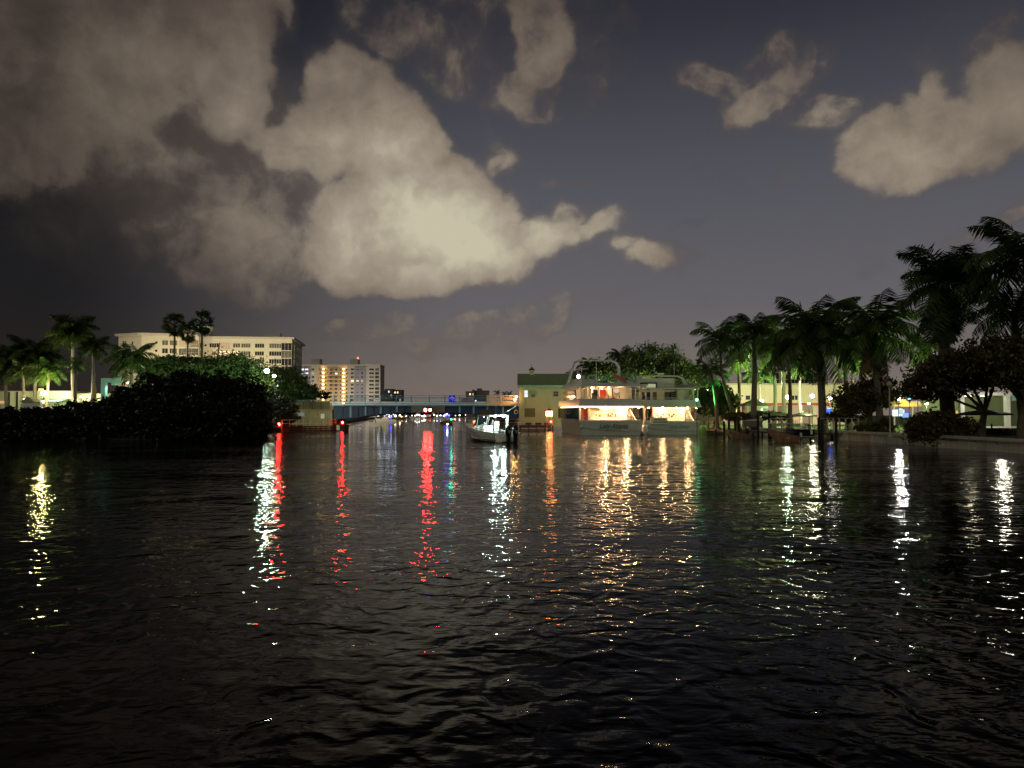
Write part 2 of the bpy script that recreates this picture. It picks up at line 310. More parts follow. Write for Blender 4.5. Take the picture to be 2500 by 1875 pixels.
for i in range(12):
    y=37+i*5.; dz=rj.uniform(-.015,.015); MB().box(35.6,36.65,y+.02,y+4.97,.80,1.0+dz).build('cap',M['wallc'],sw)
MB().box(35.6,36.65,-60,36.98,.8,1.0).build('cap',M['wallc'],sw)
sw=thing('seawall','concrete bulkhead under the lawn behind the docked boats','seawall',(0,0,0))
MB().prism([(30.2,100.7),(35.8,96.6),(35.8,97.2),(30.4,101.3)],-1,.9).build('wall',M['wallc'],sw); MB().prism([(30.0,100.5),(35.8,96.4),(35.8,97.4),(30.4,101.5)],.9,1.02).build('cap',M['wallc'],sw)

# ================================================================ lamps
def lamp_post(x,y,z0,zt,r,c,L,label,cat='street lamp',name='street_lamp',pole=.06,lit=True,point=0,group=None,cone=True,up=0,upc=None,down=0):
    t=thing(name,label,cat,(x,y,z0),group=group); h=zt-z0
    MB().tube([(0,0,0),(0,0,.25),(0,0,.3),(0,0,h-r*1.1)],[pole*2.2,pole*1.8,pole,pole*.8],8).build('pole',M['dark' if lit else 'rail'],t)
    MB().tube([(0,0,h-r*1.25),(0,0,h-r*.85)],[pole,r*.75],8).build('collar',M['dark' if lit else 'rail'],t)
    MB().ball((0,0,h),r,10,6).build('globe',G_(c,L) if lit else mat('unlit_globe',(.5,.42,.25),.4),t,smooth=True)
    if cone: MB().tube([(0,0,h+r*.75),(0,0,h+r*1.3)],[r*.85,.03],8).build('cap',M['dark' if lit else 'rail'],t)
    if point: plight(t,(0,r*1.2,h),point,c,.2,165,(0,1,.55))
    if down: plight(t,(0,0,h-r*1.3),down,c,.2,150,(0,.1,-1))
    if up: plight(t,(0,-.1,h+r*1.4),up,upc or c,.2,118,(0,-.5,1))
    return t
def ppos(px,py,D): v=at(px,py,D); return v.x,v.y,v.z
# ================================================================ palms
def frond_mesh(kind,rise,droop,seed,m):
    """one feather leaf of unit length along +x: arching rib and hanging leaflets"""
    rnd=random.Random(seed); mb=MB(); N=34; pts=[]
    a=rise; x=z=0.; st=1./N
    for i in range(N+1):
        pts.append(Vector((x,0,z))); a-=droop/N*(.4+1.2*i/N); x+=math.cos(a)*st; z+=math.sin(a)*st
    mb.tube(pts[::6]+[pts[-1]],[.018,.014,.011,.008,.005,.003,.002,.002][:len(pts[::6])+1],3,False)
    for i in range(3,N+1):
        t=i/N; Lf=(.36 if kind=='royal' else .34)*(math.sin(PI*min(1,.12+t*.93))**.55)*rnd.uniform(.85,1.1)
        d=(pts[min(i+1,N)]-pts[max(i-1,0)]).normalized(); up=Vector((-d.z,0,d.x))
        for sgn in(-1,1):
            for sub in range(2 if kind=='royal' else 1):
                side=Vector((0,sgn,0)); hang=rnd.uniform(.5,1.0) if sub==0 else rnd.uniform(-.35,.2)
                v=(side*rnd.uniform(.8,1)+d*rnd.uniform(.45,.75)-up*hang*.75+Vector((0,0,-.35*rnd.random()))).normalized()
                b=pts[i]; tip=b+v*Lf+Vector((0,0,-.10*Lf*rnd.random())); mid=b+v*Lf*.5; w=d*.014
                mb.add([b-w*.6,b+w*.6,mid+w,tip,mid-w],[(0,1,2,4),(4,2,3)])
    return mb.mesh('frond',m)
FR={}
for kind in('royal','coco'):
    for mk in('frond','frondl','dead'):
        FR[kind,mk]=[frond_mesh(kind,r,d,i,M[mk]) for i,(r,d) in enumerate([(1.25,1.5),(.95,1.95),(.6,2.0),(.2,1.8),(-.3,1.2),(-.9,.55)])]
def fan_mesh(seed,m,rise=.3):
    rnd=random.Random(seed); mb=MB(); mb.tube([(0,0,0),(.5,0,.5*math.tan(rise)*.6)],[.02,.012],3,False); c=Vector((.5,0,.5*math.tan(rise)*.6))
    for i in range(22):
        a=-1.9+3.8*i/21; L=.5*rnd.uniform(.85,1.05)*(1-.12*abs(a)); d=Vector((math.cos(a),math.sin(a),.25*math.cos(a)-.25-.25*rnd.random())).normalized(); w=Vector((-math.sin(a),math.cos(a),0))*.032
        mb.add([c,c+d*L*.55+w,c+d*L,c+d*L*.55-w],[(0,1,2,3)])
    return mb.mesh('frond',m)
FAN=[fan_mesh(i,M['frond'],r) for i,r in enumerate((.9,.4,.0))]
def palm(label,base,top,r,kind='coco',mk='frond',n=22,seed=0,trunk=.16,bulge=0,bow=(0,0),group=None,cocos=False,skirt=0):
    rnd=random.Random(seed*31+5); b=Vector(base); tp=Vector(top); t=thing('palm_tree',label,'palm tree',b,group=group)
    if b.y<112 and b.x>18: r*=1.13
    if bow==(0,0): bow=(rnd.uniform(-.35,.35),0)
    d=tp-b; P=[]; Rd=[]
    for i in range(9):
        s_=i/8; P.append(d*s_+Vector((bow[0],bow[1],0))*math.sin(PI*s_)); Rd.append(trunk*(1.35-.5*s_+bulge*math.sin(PI*min(1,s_*1.2))+(.5*max(0,.12-s_)/.12)))
    MB().tube(P,Rd,9).build('trunk',M['bark' if trunk>=.45 else 'palmbark' if kind=='royal' else 'cocobark'],t,True)
    if kind=='royal':
        u=Vector((0,0,1)); MB().tube([d,d+u*r*.12,d+u*r*.35],[trunk*1.05,trunk*1.15,trunk*.5],8).build('crownshaft',M['shaft'],t,True); top_=d+u*r*.3
    else: top_=d
    if kind=='fan':
        for i in range(n):
            e=i/n; me=FAN[min(2,int(e*3))]
            o=link('frond',me,t,top_,(rnd.uniform(-1.,1.),-(1.1-2.3*e),i*2.399+rnd.uniform(-.2,.2)),r*rnd.uniform(.8,1.15))
        return t
    for i in range(n):
        e=(i+.5)/n; idx=min(4,int(e*5.2)) if kind=='coco' else min(4,int(e*4.6))
        me=FR[kind,mk][idx]
        o=link('frond',me,t,top_+Vector((0,0,-.05*r*e)),(rnd.uniform(-.25,.25),0,i*2.399+rnd.uniform(-.3,.3)),r*rnd.uniform(.85,1.12))
    for i in range(skirt):
        link('frond',FR[kind,'dead' if (i%3==1 and cocos) else 'frond'][5],t,top_+Vector((0,0,-.05*r)),(rnd.uniform(-.3,.3),rnd.uniform(-.1,.35),i*2.399+rnd.uniform(-.3,.3)),r*rnd.uniform(.75,1.1))
    if cocos:
        for i in range(7):
            MB().ball((0,0,0),.17,7,5,1.2).build('coconut',M['coco'],t,True,loc=top_+Vector((math.cos(i)*.35,math.sin(i*1.3)*.35,-.25-.12*(i%3))))
    return t
def leaves(blobs,n,size,m,seed=0,flat=.0,inner=.35):
    """leaf-sized quads through uneven clumps; blobs: (x,y,z,rx,ry,rz)"""
    rs=np.random.RandomState(seed); w=np.array([b[3]*b[4]+b[3]*b[5] for b in blobs]); w=w/w.sum(); V=[]
    for b,k in zip(blobs,rs.multinomial(n,w)):
        sub=max(9,int(k/38)); c=rs.normal(size=(sub,3)); c/=np.linalg.norm(c,axis=1)[:,None]; c*=rs.uniform(inner,1,(sub,1))**.6
        idx=rs.randint(0,sub,k); c*=rs.uniform(.82,1.22,(sub,1)); sg=rs.uniform(.06,.2,sub); p=c[idx]+rs.normal(size=(k,3))*sg[idx][:,None]
        V.append(p*np.array(b[3:6])+np.array(b[:3]))
    P=np.concatenate(V); k=len(P)
    a=rs.normal(size=(k,3)); a/=np.linalg.norm(a,axis=1)[:,None]; b2=rs.normal(size=(k,3)); b2-=a*(a*b2).sum(1)[:,None]; b2/=np.linalg.norm(b2,axis=1)[:,None]
    s=size*rs.uniform(.55,1.25,(k,1)); a*=s; b2*=s*.55
    vv=np.stack([P-a,P+b2,P+a,P-b2],1).reshape(-1,3)
    me=bpy.data.meshes.new('crown'); me.vertices.add(4*k); me.vertices.foreach_set('co',vv.ravel()); me.loops.add(4*k); me.loops.foreach_set('vertex_index',np.arange(4*k,dtype=np.int32))
    me.polygons.add(k); me.polygons.foreach_set('loop_start',np.arange(0,4*k,4,dtype=np.int32)); me.materials.append(m); me.update(); me.validate(); return me
def tree(label,base,blobs,n,size,m,seed=0,trunk=.3,name='shade_tree',cat='tree',part='crown',limbs=5,group=None,lean=(0,0)):
    b=Vector(base); t=thing(name,label,cat,b,group=group); rnd=random.Random(seed)
    loc=[(q[0]-b.x,q[1]-b.y,q[2]-b.z,q[3],q[4],q[5]) for q in blobs]
    cz=min(q[2]-q[5]*.3 for q in loc); fx=lean
    mb=MB(); fork=Vector((fx[0],fx[1],max(.4,cz*.55))); mb.tube([(0,0,-.2),(fork.x*.3,fork.y*.3,fork.z*.5),fork],[trunk*1.3,trunk,trunk*.85],8); mb.build('trunk',M['bark'],t,True)
    mb=MB()
    for q in (loc*2)[:max(limbs,len(loc))]:
        e=Vector(q[:3])+Vector((rnd.uniform(-.4,.4)*q[3],rnd.uniform(-.4,.4)*q[4],0)); mid=fork.lerp(e,.5)+Vector((rnd.uniform(-.3,.3),0,-.2)); mb.tube([fork,mid,e],[trunk*.6,trunk*.4,trunk*.12],6)
    mb.build('limb',M['bark'],t,True)
    link(part,leaves(loc,n,size,m,seed),t); return t
def bb(px,py,D,rx,ry=None,dz=1.):
    """a clump measured in the photograph: centre, half width and half height in pixels, at distance D"""
    v=at(px,py,D); k=D/F_PX; ry=ry or rx; return (v.x,v.y,v.z,rx*k,max(rx,ry)*k*.8*dz,ry*k)
# ================================================================ apartment building on the west bank
def window_mesh(w,h,n,tall=False):
    f=MB(); t=.055
    f.box(-w/2-t,w/2+t,-.06,.10,-h/2-t,-h/2); f.box(-w/2-t,w/2+t,-.06,.10,h/2,h/2+t)
    f.box(-w/2-t,-w/2,-.06,.10,-h/2,h/2); f.box(w/2,w/2+t,-.06,.10,-h/2,h/2)
    for i in range(1,n): x=-w/2+w*i/n; f.box(x-t*.9,x+t*.9,-.06,.10,-h/2,h/2)
    return f.mesh('window',M['stucco']),MB().box(-w/2,w/2,.02,.05,-h/2,h/2)
WC={}
def put_window(bld,p,ang,w,h,n,kind):
    k=(round(w,1),round(h,1),n)
    if k not in WC:
        fm,gb=window_mesh(w,h,n); WC[k]=(fm,gb,{})
    fm,gb,gm=WC[k]
    if kind not in gm:
        m={'dark':M['glassb'],'curtain':M['curtain'],'warm':G_((1,.66,.34),.6),'bright':G_((1,.75,.42),1.8),'white':G_((.85,.85,1),1.6),'dim':G_((.8,.45,.2),.35)}[kind]; gm[kind]=gb.mesh('pane',m)
    o=link('window',fm,bld,p,(0,0,ang)); link('pane',gm[kind],o); return o
CD=[at(px,900,D) for px,D in((288,279),(344,275),(414,277),(484,279),(484.5,287),(567,287.5),(712,290),(737,319))]
condo=thing('apartment_building','long pale apartment block with flat roof slab and rows of windows above the mangroves','building',(0,0,0))
poly=[(p.x,p.y) for p in CD]; back=[(poly[-1][0]-4,322),(poly[3][0],322),(poly[0][0]-2,300)]
TOP=31.2
MB().prism(poly+back,.5,TOP).build('wall',M['stucco'],condo)
def grow(pl,d):
    c=Vector((sum(p[0] for p in pl)/len(pl),sum(p[1] for p in pl)/len(pl))); return [((p[0]-c.x)*(1+d/30)+c.x,(p[1]-c.y)*(1+d/12)+c.y-0) for p in pl]
MB().prism(grow(poly+back,.9),TOP+.005,TOP+.75).build('roof',M['stucco2'],condo)
def zb(py,D): return at(1250,py,D).z
a=at(450,795,290); b=at(518,795,290); MB().box(a.x,b.x,288.2,291,TOP+.76,a.z-.5).build('stair_tower',M['stucco'],condo)
a=at(655,816,296); b=at(693,816,296); MB().box(a.x,b.x,291.5,293.5,TOP+.76,a.z-.1).build('lift_housing',M['stucco2'],condo)
def seg_for(px):
    best=None
    for i in range(len(CD)-1):
        a,b=CD[i],CD[i+1]; pa=1250+a.x/a.y*F_PX*.9992; pb=1250+b.x/b.y*F_PX*.9992
        if pa-.3<=px<=pb+.3 and pb-pa>1:
            r=(px-1250)/F_PX*1.0008; # solve a+(b-a)s with x/y=r
            s_=(r*a.y-a.x)/((b.x-a.x)-r*(b.y-a.y)); best=(a.lerp(b,s_),math.atan2(b.y-a.y,b.x-a.x))
    return best
rowz=[28.6-2.93*i for i in range(8)]
COLS=[(302,1.6,1.3,2,'dark'),(322,.7,.7,1,'dark'),(380,.7,.7,1,'dark'),(401.5,1.7,1.5,2,'dark'),(421,1.9,1.5,3,'dark'),(428.5,.6,1.5,1,'dark'),(443,1.9,2.0,2,'curtain'),(457,2.1,2.2,3,'dark'),(472.5,2.4,2.2,4,'dark'),
 (491,.9,1.5,1,'dark'),(500.5,.7,.7,1,'dark'),(521.5,3.0,1.3,4,'dark'),(548,3.3,1.9,4,'curtain'),(576.5,2.3,1.3,3,'curtain'),(599,2.9,1.3,4,'curtain'),(632.5,2.9,1.3,4,'dark'),(671.5,4.0,1.4,5,'dark'),(698.5,3.3,2.3,3,'dark'),
 (718,1.6,1.9,1,'dark'),(724.5,1.6,1.3,1,'curtain'),(729,1.4,1.3,1,'dark'),(733.8,1.5,2.,1,'dark')]
LIT={(0,6):'warm',(0,7):'warm',(0,8):'dim',(0,12):'warm',(1,12):'bright',(1,13):'bright',(1,1):'white',(3,0):'dim',(0,3):'curtain',(1,11):'warm'}
for j,z in enumerate(rowz):
    for i,(px,w,h,n,kd) in enumerate(COLS):
        sg=seg_for(px)
        if not sg: continue
        p,an=sg; kd2=LIT.get((j,i),('curtain' if (i*7+j*5)%4==0 and kd=='dark' else kd))
        off=Vector((math.sin(an),-math.cos(an),0))*.07
        put_window(condo,(p.x+off.x,p.y+off.y,z-(.25 if h>1.8 else 0)),an,w*1.12,h*1.15,n,kd2)
        if i in(12,7,8): # balcony ledges with rails
            q=p+off*12; L=w/2+.3; ux,uy=math.cos(an),math.sin(an); mb=MB()
            mb.add([(p.x-ux*L,p.y-uy*L,z-1.5),(p.x+ux*L,p.y+uy*L,z-1.5),(q.x+ux*L,q.y+uy*L,z-1.5),(q.x-ux*L,q.y-uy*L,z-1.5)]+[(p.x-ux*L,p.y-uy*L,z-1.3),(p.x+ux*L,p.y+uy*L,z-1.3),(q.x+ux*L,q.y+uy*L,z-1.3),(q.x-ux*L,q.y-uy*L,z-1.3)],[(0,1,2,3),(7,6,5,4),(0,4,5,1),(1,5,6,2),(2,6,7,3),(3,7,4,0)])
            mb.tube([(q.x-ux*L,q.y-uy*L,z-.45),(q.x+ux*L,q.y+uy*L,z-.45)],.05,4)
            for k_ in range(9): s_=-L+2*L*k_/8; mb.tube([(q.x+ux*s_,q.y+uy*s_,z-1.3),(q.x+ux*s_,q.y+uy*s_,z-.45)],.025,4)
            mb.build('balcony',M['stucco2'],condo)
# added tall lamps, unseen behind the mangroves, that wash the apartment wall with light
for i,(px,D) in enumerate(((330,247),(430,250),(560,252),(680,258))):
    v=at(px,1000,D); lamp_post(v.x,v.y,.8,9.0,.35,(1,.84,.5),30,['yellowish street lamp before the folded end wall of the long apartment block','yellowish street lamp before the balconies of the long apartment block','yellowish street lamp before the lit windows of the long apartment block','yellowish street lamp before the corner bays of the long apartment block'][i],point=17000)

# ================================================================ far gallery apartment tower
tw=thing('apartment_tower','ten storey apartment tower with brightly lit open galleries beyond the bridge','building',(0,0,0))
D2=565; k2=D2/F_PX
def X2(px,D=D2): return at(px,1000,D).x
zt=zb(893,D2)
MB().box(X2(720),X2(774),D2,D2+18,.8,zt).build('wall',M['stucco2'],tw)
MB().box(X2(720),X2(757),D2-.8,D2-.01,.8,zt-1.2).build('wall',M['blue_stucco'],tw)
MB().box(X2(774)+.01,X2(848)-.01,D2+3,D2+18,.8,zt).build('gallery_wall',M['gallery'],tw)
MB().box(X2(848),X2(928),D2,D2+18,.8,zt).build('wall',M['stucco2'],tw)
MB().box(X2(865),X2(892),D2-.8,D2-.01,.8,zt-1.).build('wall',M['blue_stucco'],tw)
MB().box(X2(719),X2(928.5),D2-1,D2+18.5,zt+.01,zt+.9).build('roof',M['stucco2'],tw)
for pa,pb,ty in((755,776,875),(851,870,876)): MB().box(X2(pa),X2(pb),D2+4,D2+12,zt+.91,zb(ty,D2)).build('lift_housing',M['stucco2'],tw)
fz=[zb(902+9.35*i,D2) for i in range(13)]
glm=MB().ball((0,0,0),.62,8,5,.8).mesh('gallery_light',G_((1,.66,.28),13))
slabm=MB().box(X2(774)+.02,X2(848)-.02,D2-.3,D2+2.99,-.15,.15).mesh('gallery_slab',M['gallery'])
railm=MB(); 
for k_ in range(0,75): x=X2(774)+k_*(X2(848)-X2(774))/74; railm.box(x-.03,x+.03,D2-.25,D2-.2,.15,1.1)
railm.box(X2(774)+.1,X2(848)-.1,D2-.3,D2-.15,1.1,1.18); railm=railm.mesh('gallery_rail',M['gallery'])
for j,z in enumerate(fz):
    link('gallery_slab',slabm,tw,(0,0,z-1.55)); link('gallery_rail',railm,tw,(0,0,z-1.55))
    for px in(787,837): link('gallery_light',glm,tw,(X2(px),D2+1.4,z+.35))
    for px,w in((780,1.1),(792,.9),(805,1.8),(818,1.8),(829,.9),(843.5,1.1)): put_window(tw,(X2(px),D2+2.95,z-.15),0,w,1.35,1 if w<1.5 else 2,'white' if (j,px)==(1,818) else ('curtain' if (j+px)%5==0 else 'dark'))
    for px,w,h in((739,1.6,1.3),(748.5,2.3,1.),(763,1.9,1.4),(859.5,2.,1.4),(873,1.6,.7),(884,1.6,1.3),(906.5,3.3,1.3),(920,2.6,1.9)):
        y=D2-.85 if px in(739,748.5,873,884) else D2-.05
        kd='dark'
        if px<752 and j in(0,1): kd='white'
        if px<752 and j in(3,): kd='warm'
        if px==763 and j in(1,4,5): kd='warm'
        if j==3 and px in(859.5,873,884): kd='bright' if px!=884 else 'warm'
        if kd=='dark' and (j*3+int(px))%4==0: kd='curtain'
        if px==748.5 and j==5: kd='white'
        put_window(tw,(X2(px),y,z),0,w,h,2 if w>1.5 else 1,kd)
mb=thing('beacon_light','red aircraft warning light on the roof housing of the gallery tower','lamp',(X2(869),D2+6,zb(877,D2)))
MB().tube([(0,0,0),(0,0,1.)],.12,6).build('mast',M['dark'],mb); MB().ball((0,0,1.3),.55,8,6).build('bulb',G_((1,.03,.02),30),mb)
for i,(px,dy) in enumerate(((745,-25),(880,-28))):  # lamps added at the tower's foot to brighten its walls
    lamp_post(X2(px,D2+dy),D2+dy,.8,10,.35,(1,.86,.66),30,['pale street lamp before the slate blue bay with lit windows','pale street lamp before the plain bay beyond the galleries'][i],point=16000)
# smaller houses along the far bank
def far_house(label,px0,px1,pt,D,rows,cols,lit,m='far',extra=()):
    t=thing('far_house',label,'building',(0,0,0)); x0,x1=at(px0,1000,D).x,at(px1,1000,D).x; z1=zb(pt,D)
    MB().box(x0,x1,D,D+15,.8,z1).build('wall',M[m],t); MB().box(x0-.4,x1+.4,D-.4,D+15.4,z1+.01,z1+.5).build('roof',M['far'],t)
    for (a,b,tp) in extra: MB().box(at(a,1000,D).x,at(b,1000,D).x,D+2,D+8,z1+.51,zb(tp,D)).build('roof_housing',M['far'],t)
    for j in range(rows):
        for i in range(cols):
            x=x0+(x1-x0)*(i+.5)/cols; z=z1-1.8-j*3.1
            if z<2: continue
            kd=lit.get((j,i),'dark'); put_window(t,(x,D-.07,z),0,(x1-x0)/cols*.5,1.5,2,kd)
    return t
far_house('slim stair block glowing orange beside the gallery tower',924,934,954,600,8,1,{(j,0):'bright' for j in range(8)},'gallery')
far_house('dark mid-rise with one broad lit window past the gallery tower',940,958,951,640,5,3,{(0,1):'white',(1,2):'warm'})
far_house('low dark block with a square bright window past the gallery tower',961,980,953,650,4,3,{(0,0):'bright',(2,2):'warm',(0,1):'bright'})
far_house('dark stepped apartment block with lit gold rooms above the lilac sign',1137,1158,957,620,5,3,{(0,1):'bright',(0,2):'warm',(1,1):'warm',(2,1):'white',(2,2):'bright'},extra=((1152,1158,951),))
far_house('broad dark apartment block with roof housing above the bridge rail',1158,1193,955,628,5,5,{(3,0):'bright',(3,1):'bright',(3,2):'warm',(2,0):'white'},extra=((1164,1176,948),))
for i,(px,py,r,lb) in enumerate(((1213,958,9,'spiky dark palm on the far bank beyond the orange railing'),(1231,961,8,'low dark palm next to the spiky one past the orange railing'),(1243,961,9,'dark palm nearest the bridge house past the orange railing'))):
    D=420; v=at(px,py,D); palm(lb,(v.x,v.y,.8),v,r*D/F_PX*1.3,'coco',n=12,seed=60+i,trunk=.2,group='palms on the far bank')
rs=random.Random(4)
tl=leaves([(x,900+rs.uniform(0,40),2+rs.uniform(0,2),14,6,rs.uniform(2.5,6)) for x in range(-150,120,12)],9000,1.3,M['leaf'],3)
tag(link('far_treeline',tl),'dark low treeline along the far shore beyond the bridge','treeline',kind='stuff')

# ================================================================ bascule bridge
BD=140.; bk=BD/F_PX
def bx(px): return at(px,1000,BD).x
def bz(py): return at(1250,py,BD).z
br=thing('drawbridge','blue grey steel drawbridge with open railings spanning the canal','bridge',(0,0,0))
XL,XR=bx(812),bx(1264)
MB().box(XL,XR,BD+.3,BD+11,bz(990),bz(986)).build('deck',M['concrete2'],br)
MB().box(XL,XR,BD-.15,BD+.29,bz(991.5),bz(988.5)).build('fascia',M['bridge'],br)
MB().box(XL,bx(1190),BD-.3,BD+.05,bz(988.4),bz(985.6)).build('curb',M['curb'],br)
rails=[(966,.05),(974,.035),(980,.05)]
for py,r in rails: MB().tube([(XL,BD,bz(py)),(bx(1190),BD,bz(py))],r,6).build('rail',M['bridge'],br)
MB().box(XL,bx(1190),BD-.1,BD+.06,bz(984),bz(981)).build('guard_beam',M['curb'],br)
pm=MB().box(-.08,.08,-.14,.10,bz(991),bz(965)).mesh('post',M['bridge'])
for px in(816,855,892,929,968,1004,1048,1086,1122,1156,1188): link('post',pm,br,(bx(px),BD-.02,0))
MB().tube([(XL,BD+10.5,bz(968)),(XR,BD+10.5,bz(968))],.06,5).build('rear_rail',M['bridge'],br); MB().box(XL,XR,BD+10.4,BD+10.6,bz(984),bz(979)).build('rear_beam',M['bridge'],br)
bp_=[(812,1024),(855,1021.5),(892,1016.5),(930,1011),(968,1008.5),(1004,1007)]
def girder(pts,y,m='bridged',nm='girder'):
    poly=[(bx(p),bz(991.5)) for p in(pts[0][0],)]+[(bx(p),bz(q)) for p,q in pts]+[(bx(pts[-1][0]),bz(991.5))]
    n=len(poly); g_=MB(); g_.add([(x,y,z) for x,z in poly]+[(x,y+.12,z) for x,z in poly],[tuple(range(n)),tuple(reversed(range(n,2*n)))]+[(i,i+n,(i+1)%n+n,(i+1)%n) for i in range(n)]); g_.build(nm,M[m],br)
    for i in range(len(pts)-1):
        (a,b),(c,d)=pts[i],pts[i+1]
        MB().hexa([(bx(a),y-.22,bz(b)),(bx(c),y-.22,bz(d)),(bx(c),y-.01,bz(d)),(bx(a),y-.01,bz(b))],[(bx(a),y-.22,bz(b)+.16),(bx(c),y-.22,bz(d)+.16),(bx(c),y-.01,bz(d)+.16),(bx(a),y-.01,bz(b)+.16)]).build('flange',M['bridged'],br)
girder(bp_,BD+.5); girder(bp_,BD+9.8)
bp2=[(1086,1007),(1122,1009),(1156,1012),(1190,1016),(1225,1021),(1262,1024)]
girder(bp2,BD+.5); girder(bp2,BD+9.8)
def interp(pts,x):
    for (a,b),(c,d) in zip(pts,pts[1:]):
        if a<=x<=c: return b+(d-b)*(x-a)/(c-a)
    return pts[-1][1]
for pts,pxs in((bp_,(835,855,873,892,911,929,949,968,986)),(bp2,(1104,1122,1139,1156,1173,1190,1208,1228,1246))):
    for i,px in enumerate(pxs):
        py=interp(pts,px); hw=.09 if i%2==0 else .16
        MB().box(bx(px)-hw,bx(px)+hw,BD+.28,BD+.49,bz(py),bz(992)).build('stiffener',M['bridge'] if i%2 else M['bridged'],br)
MB().box(bx(1004)+.01,bx(1086)-.01,BD+.1,BD+.35,bz(1007),bz(992)).build('lock_panel',M['panel'],br)
MB().box(XL-1,XR+1,BD+13,BD+13.5,bz(1004),bz(990)).build('cross_beam',M['bridged'],br)
# orange-lit end span with balusters
MB().box(bx(1190)+.01,XR,BD-.2,BD+.28,bz(988.4),bz(981)).build('parapet',M['orange'],br)
MB().box(bx(1190)+.01,XR,BD-.26,BD+.3,bz(980.9),bz(979.4)).build('parapet_cap',M['orange'],br)
MB().box(bx(1190)+.01,XR,BD-.1,BD+.1,bz(966.8),bz(965)).build('rail',M['orange'],br)
MB().box(bx(1190)+.01,XR,BD-.1,BD+.1,bz(975.4),bz(974)).build('rail',M['orange'],br)
blm=MB().box(-.035,.035,-.035,.035,bz(974),bz(966.8)).mesh('baluster',M['orange'])
for i in range(30): link('baluster',blm,br,(bx(1192)+i*(XR-bx(1192))/30,BD,0))
pm2=MB().box(-.16,.16,-.3,.2,bz(991),bz(964.5)).mesh('post',M['orange'])
for px in(1191,1224,1258): link('post',pm2,br,(bx(px),BD-.02,0))
MB().box(bx(1188),XR,BD+4,BD+4.6,.2,bz(991)).build('pier_wall',M['concrete2'],br)
def sign_board(label,px0,px1,py0,py1,face,lines,ink='ink'):
    t=thing('bridge_sign',label,'sign',(bx((px0+px1)/2),BD-.42,bz((py0+py1)/2))); w=(px1-px0)*bk/2; h=(py1-py0)*bk/2
    MB().box(-w,w,0,.06,-h,h).build('board',M[face],t); MB().box(-w*.7,-w*.62,.06,.35,-h*.9,h*.9).build('bracket',M['dark'],t); MB().box(w*.62,w*.7,.06,.35,-h*.9,h*.9).build('bracket',M['dark'],t)
    return t,w,h
t,w,h=sign_board('square blue sign with a pale roof shaped emblem on the bridge rail',1096,1112,965,982,'signb',0)
mb=MB(); mb.yprism([(-w*.8,-h*.05),(-w*.75,h*.25),(-w*.25,h*.4),(0,h*.9),(w*.25,h*.4),(w*.75,h*.25),(w*.8,-h*.05),(w*.45,h*.0),(w*.3,h*.12),(-w*.3,h*.12),(-w*.45,0)],-.02,-.002)
mb.build('emblem',M['inkw'],t)
mb=MB(); mb.yprism([(-w*.1,-h*.05),(w*.15,-h*.1),(w*.3,-h*.35),(w*.15,-h*.8),(w*.1,-h*.4),(-w*.15,-h*.25)],-.02,-.002); mb.yprism([(w*.5,-h*.3),(w*.85,-h*.3),(w*.7,-h*.85)],-.02,-.002); mb.build('emblem',M['inkw'],t)
t,w,h=sign_board('wide lilac notice with three rows of dark lettering on the bridge rail',1125,1156,970,982.5,'signg',3)
for r_,(z,ws) in enumerate(((.5,((-.5,-.15),(-.05,.15),(.3,.6))),(0.,((-.7,-.05),(.05,.45),(.6,.75))),(-.5,((-.85,-.45),(-.3,.25),(.4,.85))))):
    mb=MB()
    for a_,b_ in ws:
        x=a_*w
        while x<b_*w: mb.box(x,x+.075,-.012,-.002,z*h-.075,z*h+.075); x+=.115
    mb.build('lettering',M['ink'],t)
# twin red lights hanging at mid span
for px,lb in((1039.5,'red navigation lamp under mid span, twin nearer the gallery tower'),(1051,'red navigation lamp under mid span, twin nearer the blue sign')):
    t=thing('navigation_lamp',lb,'lamp',(bx(px),BD-.45,bz(1001)),group='twin red lamps under the bridge'); MB().tube([(0,0,.2),(0,0,.75),(0,.3,.75)],.035,5).build('bracket',M['dark'],t)
    MB().ball((0,-.16,0),.24,10,6,1.1).build('lens',G_((1,.012,.010),800),t,True); MB().box(-.3,.3,.1,.14,-.45,.5).build('backplate',M['black'],t); MB().tube([(0,.1,0),(0,-.52,0)],.31,14,False).build('visor',M['black'],t); MB().box(-.32,.32,-.55,.14,.51,.55).build('hood',M['black'],t); MB().tube([(0,0,.17),(0,0,.26)],[.15,.1],8).build('cap',M['dark'],t)  # black shields added around the lens to keep red light off the bridge

# west abutment and its fender walkway
ab=thing('bridge_abutment','stained concrete bridge abutment with panelled parapet beside the mangroves','abutment',(0,0,0))
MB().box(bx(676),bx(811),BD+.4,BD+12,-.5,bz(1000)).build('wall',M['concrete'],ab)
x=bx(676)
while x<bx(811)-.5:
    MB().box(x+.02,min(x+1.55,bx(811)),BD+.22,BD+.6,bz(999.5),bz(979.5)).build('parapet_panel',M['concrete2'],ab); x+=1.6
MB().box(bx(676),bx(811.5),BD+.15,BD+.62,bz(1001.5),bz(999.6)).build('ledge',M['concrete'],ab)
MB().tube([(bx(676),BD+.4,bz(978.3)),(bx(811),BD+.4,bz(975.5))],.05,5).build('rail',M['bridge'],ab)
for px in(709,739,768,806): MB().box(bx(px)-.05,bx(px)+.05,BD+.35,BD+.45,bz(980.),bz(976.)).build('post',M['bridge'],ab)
MB().box(bx(806),bx(811.5),BD+.1,BD+.39,-.5,bz(990)).build('corner_pier',M['concrete'],ab)
